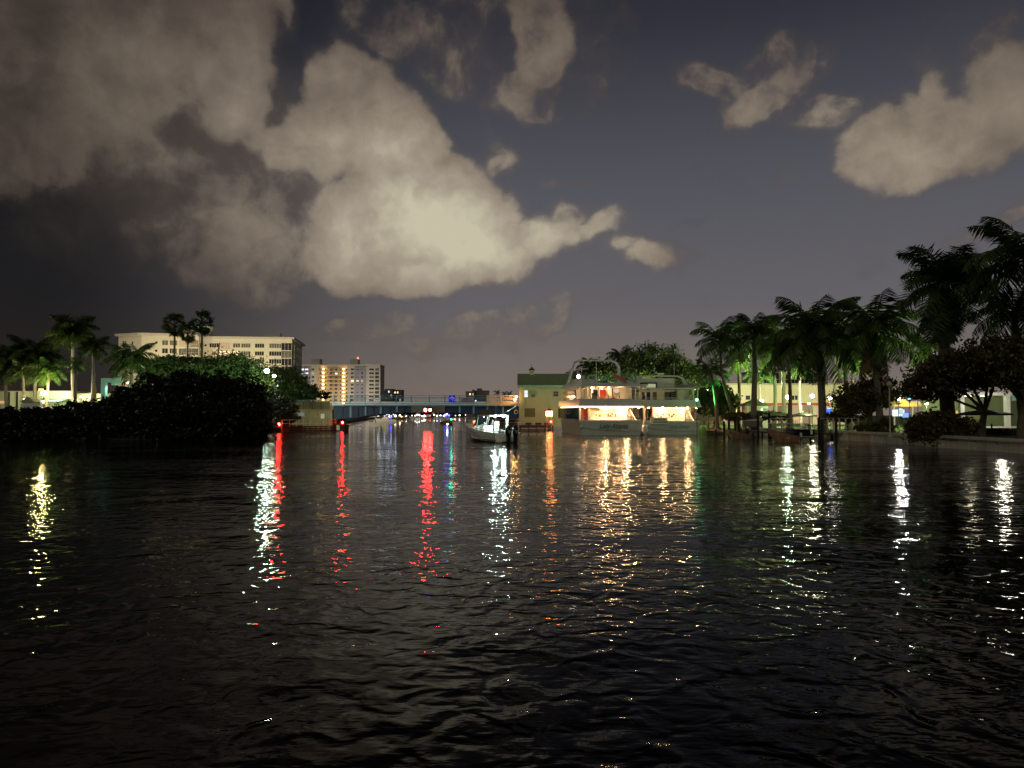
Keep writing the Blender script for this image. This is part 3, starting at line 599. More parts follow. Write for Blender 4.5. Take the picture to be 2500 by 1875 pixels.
t=thing('notice_board','small pale blue notice on the abutment wall','sign',(bx(735),BD+.3,bz(1013))); MB().box(-.5,.5,0,.08,-.38,.38).build('board',M['signg'],t); MB().box(-.45,.45,-.01,-.002,-.3,-.22).build('lettering',M['ink'],t)
t=thing('meter_box','white utility box fixed to the abutment wall','utility box',(bx(787),BD+.2,bz(1016))); MB().box(-.33,.33,0,.2,-.45,.45).build('case',M['white'],t); MB().box(-.27,.27,-.02,-.003,-.39,.39).build('door',M['white'],t)
FD=131.
def fender(label,px0,px1,D0,D1,mat_,wale):
    """timber fender walkway standing along the channel"""
    a=at(px0,1048,D0); b=at(px1,1048,D1); t=thing('fender_walkway',label,'walkway',(a.x,a.y,0)); dx,dy=b.x-a.x,b.y-a.y; L=math.hypot(dx,dy); t.rotation_euler=(0,0,math.atan2(dy,dx))
    MB().box(0,L,0,1.6,.72,.86).build('walkway_deck',M[mat_],t)
    for z in(.02,.36): MB().box(0,L,-.12,.02,z,z+.22).build('wale',M[wale],t)
    n=int(L/1.3)
    for i in range(n+1): MB().tube([(i*L/n,.12,-1),(i*L/n,.12,.71)],.14,6).build('pile',M[mat_],t)
    for z in(1.35,1.9): MB().tube([(0,.15,z),(L,.15,z)],.03,5).build('rail',M['orange'],t)
    n=int(L/1.55)
    for i in range(n+1): MB().tube([(i*L/n,.15,.86),(i*L/n,.15,1.9)],.03,5).build('post',M['orange'],t)
    return t
fender('timber fender walkway with railing below the abutment',690,822,119,131,'redt','timber')
v=at(836,1045,131); t=thing('mooring_dolphin','dark round timber dolphin at the end of the abutment walkway','dolphin',(v.x,v.y,0))
MB().tube([(0,0,-.6),(0,0,1.05)],1.05,18).build('drum',M['redt'],t,False)
for z in(.2,.65): MB().tube([(0,0,z),(0,0,z+.14)],1.12,18).build('band',M['timber'],t)
MB().box(-.75,-.2,-1.16,-1.12,.1,.95).build('number_plate',M['white'],t)
def red_lamp(label,px,py,D,L=200,r=.17,base=0.9,c=(1,.012,.01)):
    v=at(px,py,D); t=thing('navigation_lamp',label,'lamp',(v.x,v.y,base)); h=v.z-base
    MB().tube([(0,0,0),(0,0,h-r)],.05,6).build('post',M['dark'],t); MB().ball((0,0,h),r,10,6,1.15).build('lens',G_(c,L),t,True); MB().tube([(0,0,h+r),(0,0,h+r+.12)],[r*.9,.04],8).build('cap',M['dark'],t); return t
red_lamp('red lamp at the end of the fender walkway by the mangroves',681,1036,118,230,.2,.86)
red_lamp('red lamp standing on the round timber dolphin',836,1031.5,131,230,.18,1.05)

# ================================================================ bridge tender house
th=thing('bridge_house','cream bridge tender house with green metal roof and small cupola','building',(0,0,0))
TX0,TX1=bx(1268),bx(1392); TY0=BD-1.5; TY1=BD+6.
ze,zr=bz(943),bz(911)
MB().box(TX0,TX1,TY0,TY1,.5,ze).build('wall',M['cream'],th)
ym=(TY0+TY1)/2; ov=.5
MB().xprism([(TY0-ov,ze+.0),(TY1+ov,ze+.0),(ym,zr)],TX0-.35,TX1+.4).build('roof',M['roof'],th)
for i in range(31):
    x=TX0-.3+i*(TX1-TX0+.6)/30; MB().xprism([(TY0-ov-.02,ze+.02),(TY0-ov+.05,ze+.0),(ym,zr+.0),(ym,zr+.1),(TY0-ov-.02,ze+.14)],x-.025,x+.025).build('seam',M['roof'],th)
MB().box(TX0-.4,TX1+.45,TY0-ov-.12,TY0-ov-.01,ze-.18,ze+.1).build('gutter',M['trim'],th)
MB().box(TX0-.08,TX0+.9,TY0-.08,TY0-.003,.5,ze-.2).build('corner_pilaster',M['cream'],th); MB().box(TX0-.1,TX1,TY0-.05,TY0-.004,bz(974),bz(972.5)).build('string_course',M['cream'],th)
cxx=bx(1299)
cp=MB().box(cxx-.42,cxx+.42,ym-.42,ym+.42,zr-.5,zr+.65).build('cupola',M['cream'],th); MB().box(cxx-.25,cxx+.25,ym-.46,ym-.421,zr+.0,zr+.5).build('louvre',M['roof'],cp)
mb=MB(); a_=.62; mb.add([(cxx-a_,ym-a_,zr+.65),(cxx+a_,ym-a_,zr+.65),(cxx+a_,ym+a_,zr+.65),(cxx-a_,ym+a_,zr+.65),(cxx,ym,zr+1.35)],[(3,2,1,0),(0,1,4),(1,2,4),(2,3,4),(3,0,4)]); mb.tube([(cxx,ym,zr+1.3),(cxx,ym,zr+1.9)],.03,5); mb.build('cupola_roof',M['redt'],cp)
def wall_window(t,px0,px1,py0,py1,y,m,n=1,frame='rail',awn=False,nm='window'):
    x0,x1,z0,z1=bx(px0),bx(px1),bz(py1),bz(py0); e=.07; f=MB()
    f.box(x0-e,x1+e,y-.06,y-.002,z0-e,z0); f.box(x0-e,x1+e,y-.06,y-.002,z1,z1+e); f.box(x0-e,x0,y-.06,y-.002,z0,z1); f.box(x1,x1+e,y-.06,y-.002,z0,z1)
    for i in range(1,n): z=z0+(z1-z0)*i/n; f.box(x0,x1,y-.05,y-.002,z-.03,z+.03)
    o=f.build(nm,M[frame],t); MB().box(x0,x1,y-.03,y-.003,z0,z1).build('pane',m,o)
    if awn: MB().xprism([(y-.65,z1-.28),(y-.02,z1+.3),(y-.02,z1+.2),(y-.65,z1-.36)],x0-.12,x1+.12).build('awning',M['trim'],o)
    return o
wall_window(th,1277,1288,954,970,TY0,G_((.8,.9,1),1.2),2)
wall_window(th,1296,1306,958,970,TY0,M['curtain'],2,awn=True)
wall_window(th,1278,1306,997,1018,TY0,mat('green_shutter',(.12,.13,.05),.7),1,'cream',nm='shutter')
wall_window(th,1350,1362,956,968,TY0,M['glassb'],2)
for i,(a_,b_) in enumerate(((1281,1297),(1306,1321),(1328,1337))):
    MB().box(bx(a_),bx(b_),TY0-.03,TY0-.003,bz(1037),bz(1031)).build('vent',M['dark'],th)
# lamps on its side wall
t=thing('wall_lamp','orange lamp on the bridge house corner above the railing','lamp',(TX0-.5,TY0+.3,bz(969))); MB().tube([(.5,0,.1),(.1,0,.1)],.03,5).build('arm',M['dark'],t); MB().ball((0,0,0),.13,8,6).build('bulb',G_((1,.42,.1),60),t)
plight(t,(-.45,-.7,.0),300,(1,.45,.1),.15)
t=thing('floodlight','white floodlight fixed to the bridge house corner','floodlight',(TX0-.75,TY0+.1,bz(975))); MB().tube([(.75,0,.2),(.0,0,.1)],.035,5).build('arm',M['dark'],t); MB().tube([(-.15,-.1,-.15),(.12,.1,.12)],[.26,.12],8).build('housing',G_((1,.85,.6),4.5),t)
t=thing('life_ring','white life ring hanging beside the bridge house corner','life ring',(bx(1260),TY0-.1,bz(1006))); mb=MB()
ring=[(math.cos(2*PI*i/14)*.33,0,math.sin(2*PI*i/14)*.33) for i in range(15)]; mb.tube(ring,.07,6,False); mb.build('ring',M['white'],t,True)
MB().tube([(0,.05,.33),(0,.12,.8)],.02,4).build('rope',M['rail'],t)
fender('dark red lit fender walkway with railing at the foot of the bridge house',1192,1350,136.2,137.5,'redt','redt')
# tank-like lantern on two legs and its red lamp
v=at(1341,1007,133.5); t=thing('fog_lantern','glowing white lantern box on two tall legs before the bridge house','lantern',(v.x,v.y,0))
for s_ in(-.42,.42): MB().tube([(s_,0,-1),(s_,0,v.z-.6)],.06,6).build('leg',M['orange'],t)
MB().box(-.55,.55,-.25,.25,v.z-.62,v.z+.22).build('housing',G_((1,.50,.15),16.),t); MB().box(-.62,.62,-.32,.32,v.z+.225,v.z+.3).build('lid',M['dark'],t); MB().box(-.3,.3,-.12,.12,v.z+.31,v.z+.62).build('vent',M['dark'],t)
plight(t,(0,-.55,v.z-.2),110,(1,.42,.10),.3)
red_lamp('red lamp close to the two legged lantern',1345,1029.5,132.5,120,.15,-.5)
# ================================================================ excursion yachts moored stern-to
def yacht(label,px0,px1,D,heading,name,lit,Lh,zs,port,parts):
    """zs: heights of stern top, lower ceiling, bulwark top, upper ceiling, roof fascia top"""
    a=at(px0,1061,D); b=at(px1,1061,D); W=(b.x-a.x)/2; t=thing('yacht',label,'yacht',((a.x+b.x)/2,D,0),heading)
    zA,zB,zC,zD,zE=zs
    def plan(w,y0,y1,bow=.55):  # outline tapering to the bow
        return [(-w,y0),(w,y0),(w,y0+(y1-y0)*bow),(w*.72,y0+(y1-y0)*.8),(0,y1),(-w*.72,y0+(y1-y0)*.8),(-w,y0+(y1-y0)*bow)]
    h=MB(); lo=plan(W*.93,.35,Lh-2); hi=plan(W,0,Lh); n=7
    h.add([(x,y,-.4) for x,y in lo]+[(x,y,zA) for x,y in hi],[tuple(reversed(range(n)))]+[(i,(i+1)%n,(i+1)%n+n,i+n) for i in range(n)]+[tuple(range(n,2*n))]); h.build('hull',M['hullg'],t)
    MB().prism([(-W-.04,-.05),(W+.04,-.05),(W+.04,.04),(-W-.04,.04)],zA-.14,zA+.05).build('rub_rail',M['white'],t)
    MB().add([(x*1.012,y*1.0-.0,.0) for x,y in lo]+[(x*1.012,y-.02,.16) for x,y in lo],[(i,(i+1)%n,(i+1)%n+n,i+n) for i in range(n)]).build('boot_stripe',M['black'],t)
    # lower cabin with dark side glass
    cy=2.3; MB().prism(plan(W-.12,cy+2.2,Lh-5),zA+.01,zB).build('lower_cabin',M['hull'],t)
    for s_ in(-1,1):
        g_=MB().box(min(s_*(W-.11),s_*(W-.02)),max(s_*(W-.11),s_*(W-.02)),cy-.6,Lh*.62,zA+.22,zB-.12); g_.build('side_glass',M['glass'],t)
    # aft bulkhead
    x0,x1=-W+.02,W-.05; MB().box(x0+1.75,x1-1.55,cy,cy+2.19,zA+.02,zB-.01).build('aft_bulkhead',M['hull'],t)
    MB().box(x0+.3,x1-.1,.05,cy+2,zA+.051,zA+.09).build('aft_deck',M['white'],t)
    MB().box(x0+.12,x0+.42,cy-.9,cy-.02,zA+.06,zB-.01).build('corner_post',M['hull'],t); MB().box(x0+1.45,x0+1.72,cy-.9,cy-.02,zA+.06,zB-.01).build('corner_post',M['hull'],t)
    d=MB().box(x0+.43,x0+1.44,cy+.5,cy+.6,zA+.1,zB-.2).build('door',M['redaw'] if lit else M['glass'],t)  # red light on the lit yacht's door is put into its colour
    MB().box(x0+.9,x0+.96,cy+.42,cy+.49,zA+.1,zB-.2).build('door_frame',M['hull'],d)
    # stairs
    st=MB(); N=9
    for i in range(N): z=zA+.15+i*(zB-zA-.2)/N; y=cy-1.2+i*.32; st.box(x1-1.4,x1-.75,y,y+.34,z,z+.07)
    st.build('stair_tread',M['white'],t); MB().hexa([(x1-.72,cy-1.4,zA+.06),(x1-.55,cy-1.4,zA+.06),(x1-.5,cy-1.,zA+.06),(x1-.67,cy-1.,zA+.06)],[(x1-.98,cy+1.4,zB-.02),(x1-.81,cy+1.4,zB-.02),(x1-.8,cy+1.8,zB-.02),(x1-.97,cy+1.8,zB-.02)]).build('stair_side',M['hull'],t)
    # coloured signal squares and stars on the bulkhead
    cxm=(x0+x1)/2+.2; zz=(zA+zB)/2-.15; cl={'d':M['ink'],'g':M['trim'],'r':M['redaw'],'y':M['yellow'],'o':M['orange'],'t':M['timber']}
    for i,(u,v,c) in enumerate(parts):
        MB().box(cxm+u-.13,cxm+u+.13,cy-.03,cy-.003,zz+v-.12,zz+v+.12).build('signal_square',cl[c],t)
    def star(x,z,r):
        p=[(x+(r if k%2==0 else r*.42)*math.sin(PI*k/5),z+(r if k%2==0 else r*.42)*math.cos(PI*k/5)) for k in range(10)]; MB().yprism(p,cy-.03,cy-.003).build('star',M['ink'],t)
    star(cxm-1.72,zz,.17); 
    if lit: star(cxm+1.35,zz,.16); MB().yprism([(cxm+.85,zz-.27),(cxm+1.08,zz-.27),(cxm+.98,zz-.02),(cxm+1.08,zz+.2),(cxm+.85,zz+.2)],cy-.03,cy-.003).build('signal_flag',M['ink'],t)
    else: MB().yprism([(cxm-.42,zz+.2),(cxm+.05,zz+.2),(cxm+.05,zz-.25)],cy-.03,cy-.003).build('signal_flag',M['redaw'],t)
    if lit: MB().tube([(cxm-1.55,cy-.7,zB-.28),(cxm-1.2,cy-.7,zB-.3),(cxm+1.0,cy-.7,zB-.3),(cxm+1.35,cy-.7,zB-.28)],[.1,.16,.16,.1],8).build('rolled_awning',M['rail'],t)
    # lower ceiling lights
    for u in (-W*.12,W*.56) if lit else(-W*.28,W*.62):
        b_=MB().ball((u,1.2,zB-.11),.14,8,5,.6).build('deck_light',G_((1,.62,.28),650 if lit else 360),t,True); plight(t,(u,1.0,zB-.35),430 if lit else 250,(1,.5,.2),.1)
    for u in (-W*.8,W*.2,W*.93): MB().ball((u,.9,zB-.1),.085,7,5,.6).build('deck_light',G_((1,.5,.2),420 if lit else 200),t,True)
    # upper deck floor, slanting bulwark fascia, edge light strip
    MB().prism(plan(W+.12,-.15,Lh-3),zB,zB+.16).build('upper_deck',M['hull'],t)
    if lit: MB().box(-W-.16,-W-.125,.2,Lh*.5,zB-.02,zB+.11).build('edge_light',G_((1,.80,.5),5.),t); MB().box(-W-.1,W+.1,-.2,-.155,zB-.03,zB+.08).build('edge_light',G_((1,.68,.34),5.),t)
    f=MB(); e=.32
    f.hexa([(-W-.1,-.14,zB+.17),(W+.1,-.14,zB+.17),(W+.1,.0,zB+.17),(-W-.1,.0,zB+.17)],[(-W+.05,.06,zC),(W-.2,.06,zC),(W-.2,.2,zC),(-W+.05,.2,zC)]); f.build('aft_bulwark',M['hullg'],t)
    for s_ in(-1,1):
        w0,w1=s_*(W+.1),s_*(W-.06); MB().hexa([(w0,0.01,zB+.17),(w0,Lh*.6,zB+.17),(w0-s_*.1,Lh*.6,zB+.17),(w0-s_*.1,0.01,zB+.17)][::s_],[(w1,.21,zC),(w1,Lh*.6,zC),(w1-s_*.1,Lh*.6,zC),(w1-s_*.1,.21,zC)][::s_]).build('side_bulwark',M['hull'],t)
    # upper rail, posts
    for z in(zC+.16,zC+.34): MB().tube([(-W+.2,.15,z),(W-.25,.15,z)],.025,5).build('rail',M['white'],t)
    for u in (-W+.25,-W+.95,W-.9,W-.3): MB().box(u-.07,u+.07,.1,.24,zC,zD).build('deck_post',M['hull'],t)
    MB().tube([(-W+.2,.15,zA+.55),(W-.3,.15,zA+.55)],.02,5).build('stern_rail',M['steel'],t)
    for i in range(8): u=-W+.2+i*(2*W-.5)/7; MB().tube([(u,.15,zA+.05),(u,.15,zA+.55)],.018,4).build('rail_post',M['steel'],t)
    # upper saloon
    MB().prism(plan(W-.35,cy+2.,Lh-8),zB+.18,zD-.01).build('upper_cabin',M['hull'],t)
    for s_ in(-1,1): MB().box(min(s_*(W-.34),s_*(W-.26)),max(s_*(W-.34),s_*(W-.26)),cy+2.5,Lh*.5,zC-.1,zD-.25).build('side_glass',M['glass'],t)
    if lit:
        for i,(u0,u1,c) in enumerate(((-2.55,-2.0,'c'),(-1.9,-.95,'d'),(-.7,.25,'w'),(.35,1.15,'w'))):
            m_={'c':M['hull'],'d':M['glass'],'w':M['redaw']}[c]; MB().box(u0,u1,cy+1.93,cy+1.99,zC-.25,zD-.32).build('saloon_window',m_,t)
        for u in(-2.7,-1.95,-.83,.3,1.25): MB().box(u-.06,u+.06,cy+1.5,cy+1.92,zB+.2,zD-.02).build('mullion',M['hull'],t)
        for j,(u,v) in enumerate(((-2.3,0),(-.9,.1),(.0,0))): MB().ball((u,1.6+v,zD-.16),.1,7,5,.7).build('deck_light',G_((1,.60,.28),170),t,True)
        plight(t,(-1.2,1.3,zD-.45),190,(1,.52,.24),.2); plight(t,(1.6,1.2,zD-.45),150,(1,.52,.24),.2)
        MB().add([(.0,cy+1.4,zD-.06),(1.0,cy+1.4,zD-.06),(.95,cy+1.42,zC+.1),(.7,cy+1.42,zC+.2)],[(0,1,2,3)]).build('curtain',M['hull'],t)
        MB().ball((1.45,cy+.8,zD-.42),.5,10,6,.7).build('balloon_lamp',G_((1,.72,.45),.7),t,True)
        for k,(u,z,c) in enumerate(((-.3,0,'hull'),(-.1,.08,'hull'),(-1.2,0,'rail'),(.6,.05,'redaw'))): MB().box(u-.22,u+.22,1.,1.5,zC-.1,zC+.18+z).build('deck_chair',M[c],t)
    else:
        for (u0,u1,nm,m_) in((-3.3,-2.0,'saloon_window','glass'),(-1.75,-1.2,'saloon_door','curtain'),(-.05,.6,'saloon_window','curtain'),(.62,1.55,'saloon_window','glass')): MB().box(u0,u1,cy+1.93,cy+1.99,zC-.1,zD-.28).build(nm,M[m_],t)
        plight(t,(-2.2,1.3,zD-.5),9,(1,.62,.35),.2)
    st=MB(); N=8
    for i in range(N): z=zB+.25+i*(zD-zB-.3)/N; y=cy-.4+i*.26; st.box(x1-3.15,x1-2.2,y,y+.28,z,z+.07)
    st.build('stair_tread',M['rail'],t); MB().box(x1-2.15,x1-1.2,cy+1.6,cy+1.9,zB+.2,zD-.02).build('stair_wall',M['hull'],t)
    # roof deck
    MB().prism(plan(W-.1,-.1,Lh-6),zD,zD+.14).build('roof_deck',M['hull'],t)
    MB().hexa([(-W+.1,-.1,zD+.15),(W-.1,-.1,zD+.15),(W-.1,.1,zD+.15),(-W+.1,.1,zD+.15)],[(-W+.35,.15,zE),(W-.35,.15,zE),(W-.35,.3,zE),(-W+.35,.3,zE)]).build('roof_coaming',M['hullg'],t)
    for s_ in(-1,1):
        w0,w1=s_*(W-.1),s_*(W-.6); MB().hexa([(w0,.11,zD+.15),(w0,Lh*.55,zD+.15),(w0-s_*.1,Lh*.55,zD+.15),(w0-s_*.1,.11,zD+.15)][::s_],[(w1,.4,zE+.5),(w1,Lh*.42,zE+.75),(w1-s_*.1,Lh*.42,zE+.75),(w1-s_*.1,.4,zE+.5)][::s_]).build('wing_panel',M['hullg'],t)
    if lit:
        for i in range(8): z=zE+.08+i*.16; MB().tube([(-W+.6,.25,z),(W-.5,.25,z)],.022,4).build('roof_rail',M['bridge'] if i%7 else M['hullg'],t)
        for i in range(6): u=-W+.6+i*(2*W-1.1)/5; MB().box(u-.03,u+.03,.22,.3,zE,zE+1.22).build('rail_post',M['bridge'],t)
        for s_ in(-1,1): MB().box(s_*(W-.52)-.22,s_*(W-.52)+.22,.2,.36,zE,zE+1.0).build('rail_panel',M['hullg'],t)
    # radar arch over the helm
    ya=10. if lit else 7.; aw=W*(.83 if lit else .95); zt=port; zb_=zE+.3
    pts=[(-aw-.5,ya,zb_),(-aw,ya,zb_+(zt-zb_)*.55),(-aw+.45,ya,zt-.35),(-aw+1.1,ya,zt-.05),(0,ya,zt),(aw-1.1,ya,zt-.05),(aw-.45,ya,zt-.35),(aw-.1,ya,zt-.95),(aw+.05,ya,zb_)]
    MB().tube(pts,[.3,.22,.15,.13,.12,.13,.17,.26,.3],8).build('radar_arch',M['hullg'],t,True)
    MB().box(-.45,.45,ya-.2,ya+.2,zt+.18,zt+.42).build('radar',M['white'],t); MB().tube([(-.9,ya,zt+.15),(-.9,ya,zt+1.5)],.025,4).build('antenna',M['white'],t); MB().tube([(aw*.55,ya,zt+.1),(aw*.55,ya,zt+1.8)],.025,4).build('antenna',M['white'],t)
    MB().tube([(0.1,ya-.1,zE+.6),(0.1,ya-.1,zt-.1)],.05,5).build('mast',M['white'],t); MB().tube([(-aw+.8,ya+1,zt-1.3),(-.9,ya+1,zt-1.2)],.06,5).build('spreader',M['hullg'],t); MB().tube([(-2.,ya+1,zE),(-1.85,ya+1,zt-1.)],.05,5).build('spreader_post',M['hullg'],t)
    if not lit:
        MB().box(-aw+.1,aw-1.8,ya-.6,ya+5,zE-.35,zE+1.55).build('pilothouse',M['hullg'],t); MB().box(-aw+.3,-aw+3.,ya-.66,ya-.603,zE+.0,zE+.95).build('pilothouse_window',M['black'],t)
        MB().box(-aw+.75,-aw+1.6,ya-.70,ya-.663,zE+.05,zE+.7).build('pane',G_((.8,.85,.5),.55),t); MB().box(-aw+1.65,-aw+2.8,ya-.70,ya-.663,zE+.05,zE+.75).build('pane',G_((.85,.9,.5),.45),t)
    else:
        MB().box(-2.6,1.,ya+3,ya+7,zE,zE+1.1).build('helm_house',M['hullg'],t); MB().ball((-aw+.35,ya-3.5,zE+1.15),.26,10,6).build('arch_light',G_((1,.86,.62),22),t,True)
        # side strip awning in front of the upper glass
        MB().box(-W-.02,-W+.12,1.2,7.5,zD-.35,zD+.14).build('side_awning',M['hull'],t)
    tm=mat('name_lettering_'+('dark' if lit else 'faint'),(.12,.15,.13) if lit else (.25,.28,.25),.6,vary=0)
    text(name,1.0 if lit else .7,tm,t,(.25 if lit else .9,-.02,zA*.62),shear=.5,sx=.78); text('DELRAY BEACH, FL' if lit else '',.2,tm,t,(.3,.06,zA*.34),sx=1.2)
    MB().tube([(-W+.1,.0,zA*.55),(-W*.3,-.12,zA*.32),(W*.4,-.15,zA*.24),(W,.0,zA*.3)],.02,4).build('mooring_line',M['dark'],t)
    MB().ball((-W+.05,-.1,zA*.55),.17,8,5).build('stern_light',M['white'],t,True)
    return t,W
sq1=[(-1.3,.13,'y'),(-1.3,-.13,'t'),(-1.04,.13,'g'),(-1.04,-.13,'y'),(-.7,.05,'g'),(-.4,.05,'y'),(-.1,.1,'r'),(-.1,-.13,'r'),(.2,-.13,'d'),(.2,.13,'o'),(.46,.13,'d'),(.46,-.13,'o')]
D1=104.; kz=lambda py,D=D1: at(1250,py,D).z
Y1,W1=yacht('brightly lit three deck excursion yacht with her name across the stern beside the bridge house',1415,1571,D1,R(6.),'Lady Atlanta',True,29,(kz(1027),kz(993.5),kz(973.5),kz(944),kz(935)),kz(880,D1+10),sq1)
sq2=[(-1.2,-.13,'t'),(-.94,.13,'t'),(.3,-.13,'t'),(.56,.13,'t'),(.9,.0,'o')]
D2y=105.5
Y2,W2=yacht('unlit upper deck excursion yacht with two deck lamps moored beside the named one',1573,1711,D2y,R(2),'Lady Delray',False,26,(kz(1029,D2y),kz(994,D2y),kz(976,D2y),kz(950,D2y),kz(946,D2y)),kz(918,D2y+7),sq2)
v=at(1508,925,D1); t=thing('ensign','reddish ensign drooping from its staff at the stern rail of the bright yacht','flag',(v.x,D1-.1,Z(935,D1)))
MB().tube([(-.75,0,-.2),(-.6,0,1.35)],.03,5).build('staff',M['rail'],t)
fl=MB(); 
for i in range(8):
    u=i/7; fl.v+=[(-.6+1.7*u,.05*math.sin(u*7),1.3-.75*u+.0),(-.65+1.85*u,.05*math.sin(u*7+.6),.85-.85*u**.8)]
    if i: b_=len(fl.v)-4; fl.f.append((b_,b_+2,b_+3,b_+1))
fl.build('flag_cloth',M['flag'],t)
v=at(1575,1050,D1-.8); t=thing('fender','fat white fender hanging between the two yachts','fender',(v.x,D1-.6,0)); MB().tube([(0,0,.05),(0,0,.2),(0,0,.5),(0,0,1.0),(0,0,1.3),(0,0,1.42)],[.15,.33,.38,.38,.3,.08],12).build('body',M['hull'],t,True); MB().tube([(0,0,1.4),(.1,.25,2.3)],.025,4).build('rope',M['rail'],t)
v=at(1611,1027,D2y-.5); t=thing('board_sign','pale board with two faded rows of lettering on the stern of the unlit yacht','sign',(v.x,D2y-.22,v.z)); MB().box(-1.25,1.1,0,.05,-.48,.42).build('board',M['hull'],t)
for z,ws in((.14,((-.75,-.35),(-.25,.35),(.42,.85))),(-.2,((-.85,-.35),(-.25,.3),(.35,1.)))):
    mb=MB()
    for a_,b_ in ws:
        x=a_
        while x<b_: mb.box(x,x+.1,-.015,-.002,z-.11,z+.11); x+=.15
    mb.build('lettering',M['redt'],t)
v=at(1701,976,101.5); t=thing('green_dock_lamp','bright green lamp on a thin pole at the corner of the unlit yacht','lamp',(v.x,101.5,-.5)); h=v.z+.5
MB().tube([(0,0,0),(0,0,h-.15)],.05,6).build('pole',M['dark'],t); MB().ball((0,0,h),.16,10,6).build('globe',G_((.06,1,.32),30),t,True); MB().tube([(-.6,0,h+1.65),(.6,0,h+1.75)],[.09,.14],6).build('lamp_hood',M['rail'],t); MB().tube([(0,0,h+.15),(0,0,h+1.65)],.03,5).build('stem',M['dark'],t)
plight(t,(.25,0,h),2600,(.12,1,.2),.1,80,(1,-.15,.25))

# ================================================================ people
def skin_body(name,joints,edges,rad,m,parent,sub=1):
    me=bpy.data.meshes.new(name); me.from_pydata(joints,edges,[]); o=bpy.data.objects.new(name,me); COL.objects.link(o); o.parent=parent
    md=o.modifiers.new('skin','SKIN'); 
    for i,r in enumerate(rad): 
        me.skin_vertices[0].data[i].radius=(r,r) if not isinstance(r,tuple) else r
    me.skin_vertices[0].data[0].use_root=True; md.use_smooth_shade=True
    s=o.modifiers.new('sub','SUBSURF'); s.levels=s.render_levels=sub; me.materials.append(m); return o
def person(label,loc,rz,shirt,hair,seated=False,arm=(0,0)):
    """pelvis at the origin of the skeleton; facing +x"""
    t=thing('person',label,'person',loc,rz); hz=.5 if seated else .92
    P=[(0,0,hz),(0,0,hz+.22),(.0,0,hz+.44),(.01,0,hz+.54),(.03,0,hz+.66),(.04,0,hz+.74)]
    rad=[(.14,.10),(.13,.10),(.16,.10),(.055,.055),(.095,.085),(.07,.07)]; E=[(0,1),(1,2),(2,3),(3,4),(4,5)]
    for s_,a_ in((-1,arm[0]),(1,arm[1])):
        n=len(P); P+=[(0,s_*.17,hz+.44),(.05+a_*.15,s_*.23,hz+.16+a_*.12),(.14+a_*.38,s_*.2,hz-.02+a_*.36),(.2+a_*.42,s_*.2,hz-.06+a_*.42)]; rad+=[.062,.05,.036,.034]; E+=[(2,n),(n,n+1),(n+1,n+2),(n+2,n+3)]
        n=len(P)
        if seated: P+=[(.04,s_*.1,hz-.02),(.42,s_*.12,hz+.01),(.46,s_*.12,hz-.42),(.58,s_*.12,hz-.45)]
        else: P+=[(0,s_*.1,hz-.06),(.02,s_*.11,hz-.45),(-.02,s_*.11,.09),(.12,s_*.12,.05)]
        rad+=[.095,.065,.045,.04]; E+=[(0,n),(n,n+1),(n+1,n+2),(n+2,n+3)]
    skin_body('body',P,E,rad,M['skin'],t)
    for s_ in(-1,1):
        hp=Vector(P[9 if s_<0 else 17]); mb=MB()
        for k in range(5): mb.tube([hp,hp+Vector((.07-.01*abs(k-2),(k-2)*.017,-.02)),hp+Vector((.10-.01*abs(k-2),(k-2)*.02,-.05))],[.012,.01,.007],4)
        mb.build('hand',M['skin'],t)
    skin_body('shirt',P[0:3]+[P[6],P[7],P[14],P[15]],[(0,1),(1,2),(2,3),(3,4),(2,5),(5,6)],[(.155,.115),(.15,.115),(.175,.115),.078,.066,.078,.066],M[shirt],t)
    q=[P[0],P[10],P[11],P[18],P[19]]; skin_body('trousers',q+([P[12],P[20]] if not seated else []),[(0,1),(1,2),(0,3),(3,4)]+([(2,5),(4,6)] if not seated else []),[(.15,.115),.11,.085,.11,.085]+([.065,.065] if not seated else []),M['shorts'],t)
    MB().ball((.015,0,hz+.735),.108,10,6,.95).build('hair',M[hair],t,True)
    MB().ball((.125,0,hz+.675),.02,5,4).build('nose',M['skin'],t); 
    mb=MB(); mb.ball((.112,-.035,hz+.70),.012,5,4); mb.ball((.112,.035,hz+.70),.012,5,4); mb.box(.11,.122,-.025,.025,hz+.625,hz+.633); mb.build('face',M['black'],t)
    return t
# ================================================================ fishing boat in the middle of the canal
FBx,FBy,FBr=at(1239,1080,75.5).x,75.5,R(117)
fb=thing('fishing_boat','white walkaround fishing boat with hard top, two deck lamps and twin black outboards','boat',(FBx,FBy,.0),FBr)
def fbp(x,y,z): return Vector((FBx+x*math.cos(FBr)-y*math.sin(FBr),FBy+x*math.sin(FBr)+y*math.cos(FBr),z))
Lf=9.6; ST=[]
for i in range(13):
    u=i/12; x=Lf*u; hb=1.38*(1-max(0,(u-.45)/.55)**2.3)+.02; sh=.92+.85*u**1.6; ch=hb*(.86-.35*u**2); cz=.12+.55*u**3; kz_=-.35+.95*max(0,u-.72)**1.2*2.2
    ST.append([(x+.55*u**3*0,0,kz_),(x,ch,cz),(x+.25*u*u,hb*.97,(cz+sh)/2),(x+.5*u*u,hb,sh)])
def hull_side(mb,s_):
    n=len(mb.v)
    for r_ in ST: mb.v+=[(p[0],s_*p[1],p[2]) for p in r_]
    for i in range(12):
        for j in range(3):
            a_=n+i*4+j; f_=(a_,a_+1,a_+5,a_+4); mb.f.append(f_ if s_<0 else f_[::-1])
mb=MB(); hull_side(mb,1); hull_side(mb,-1)
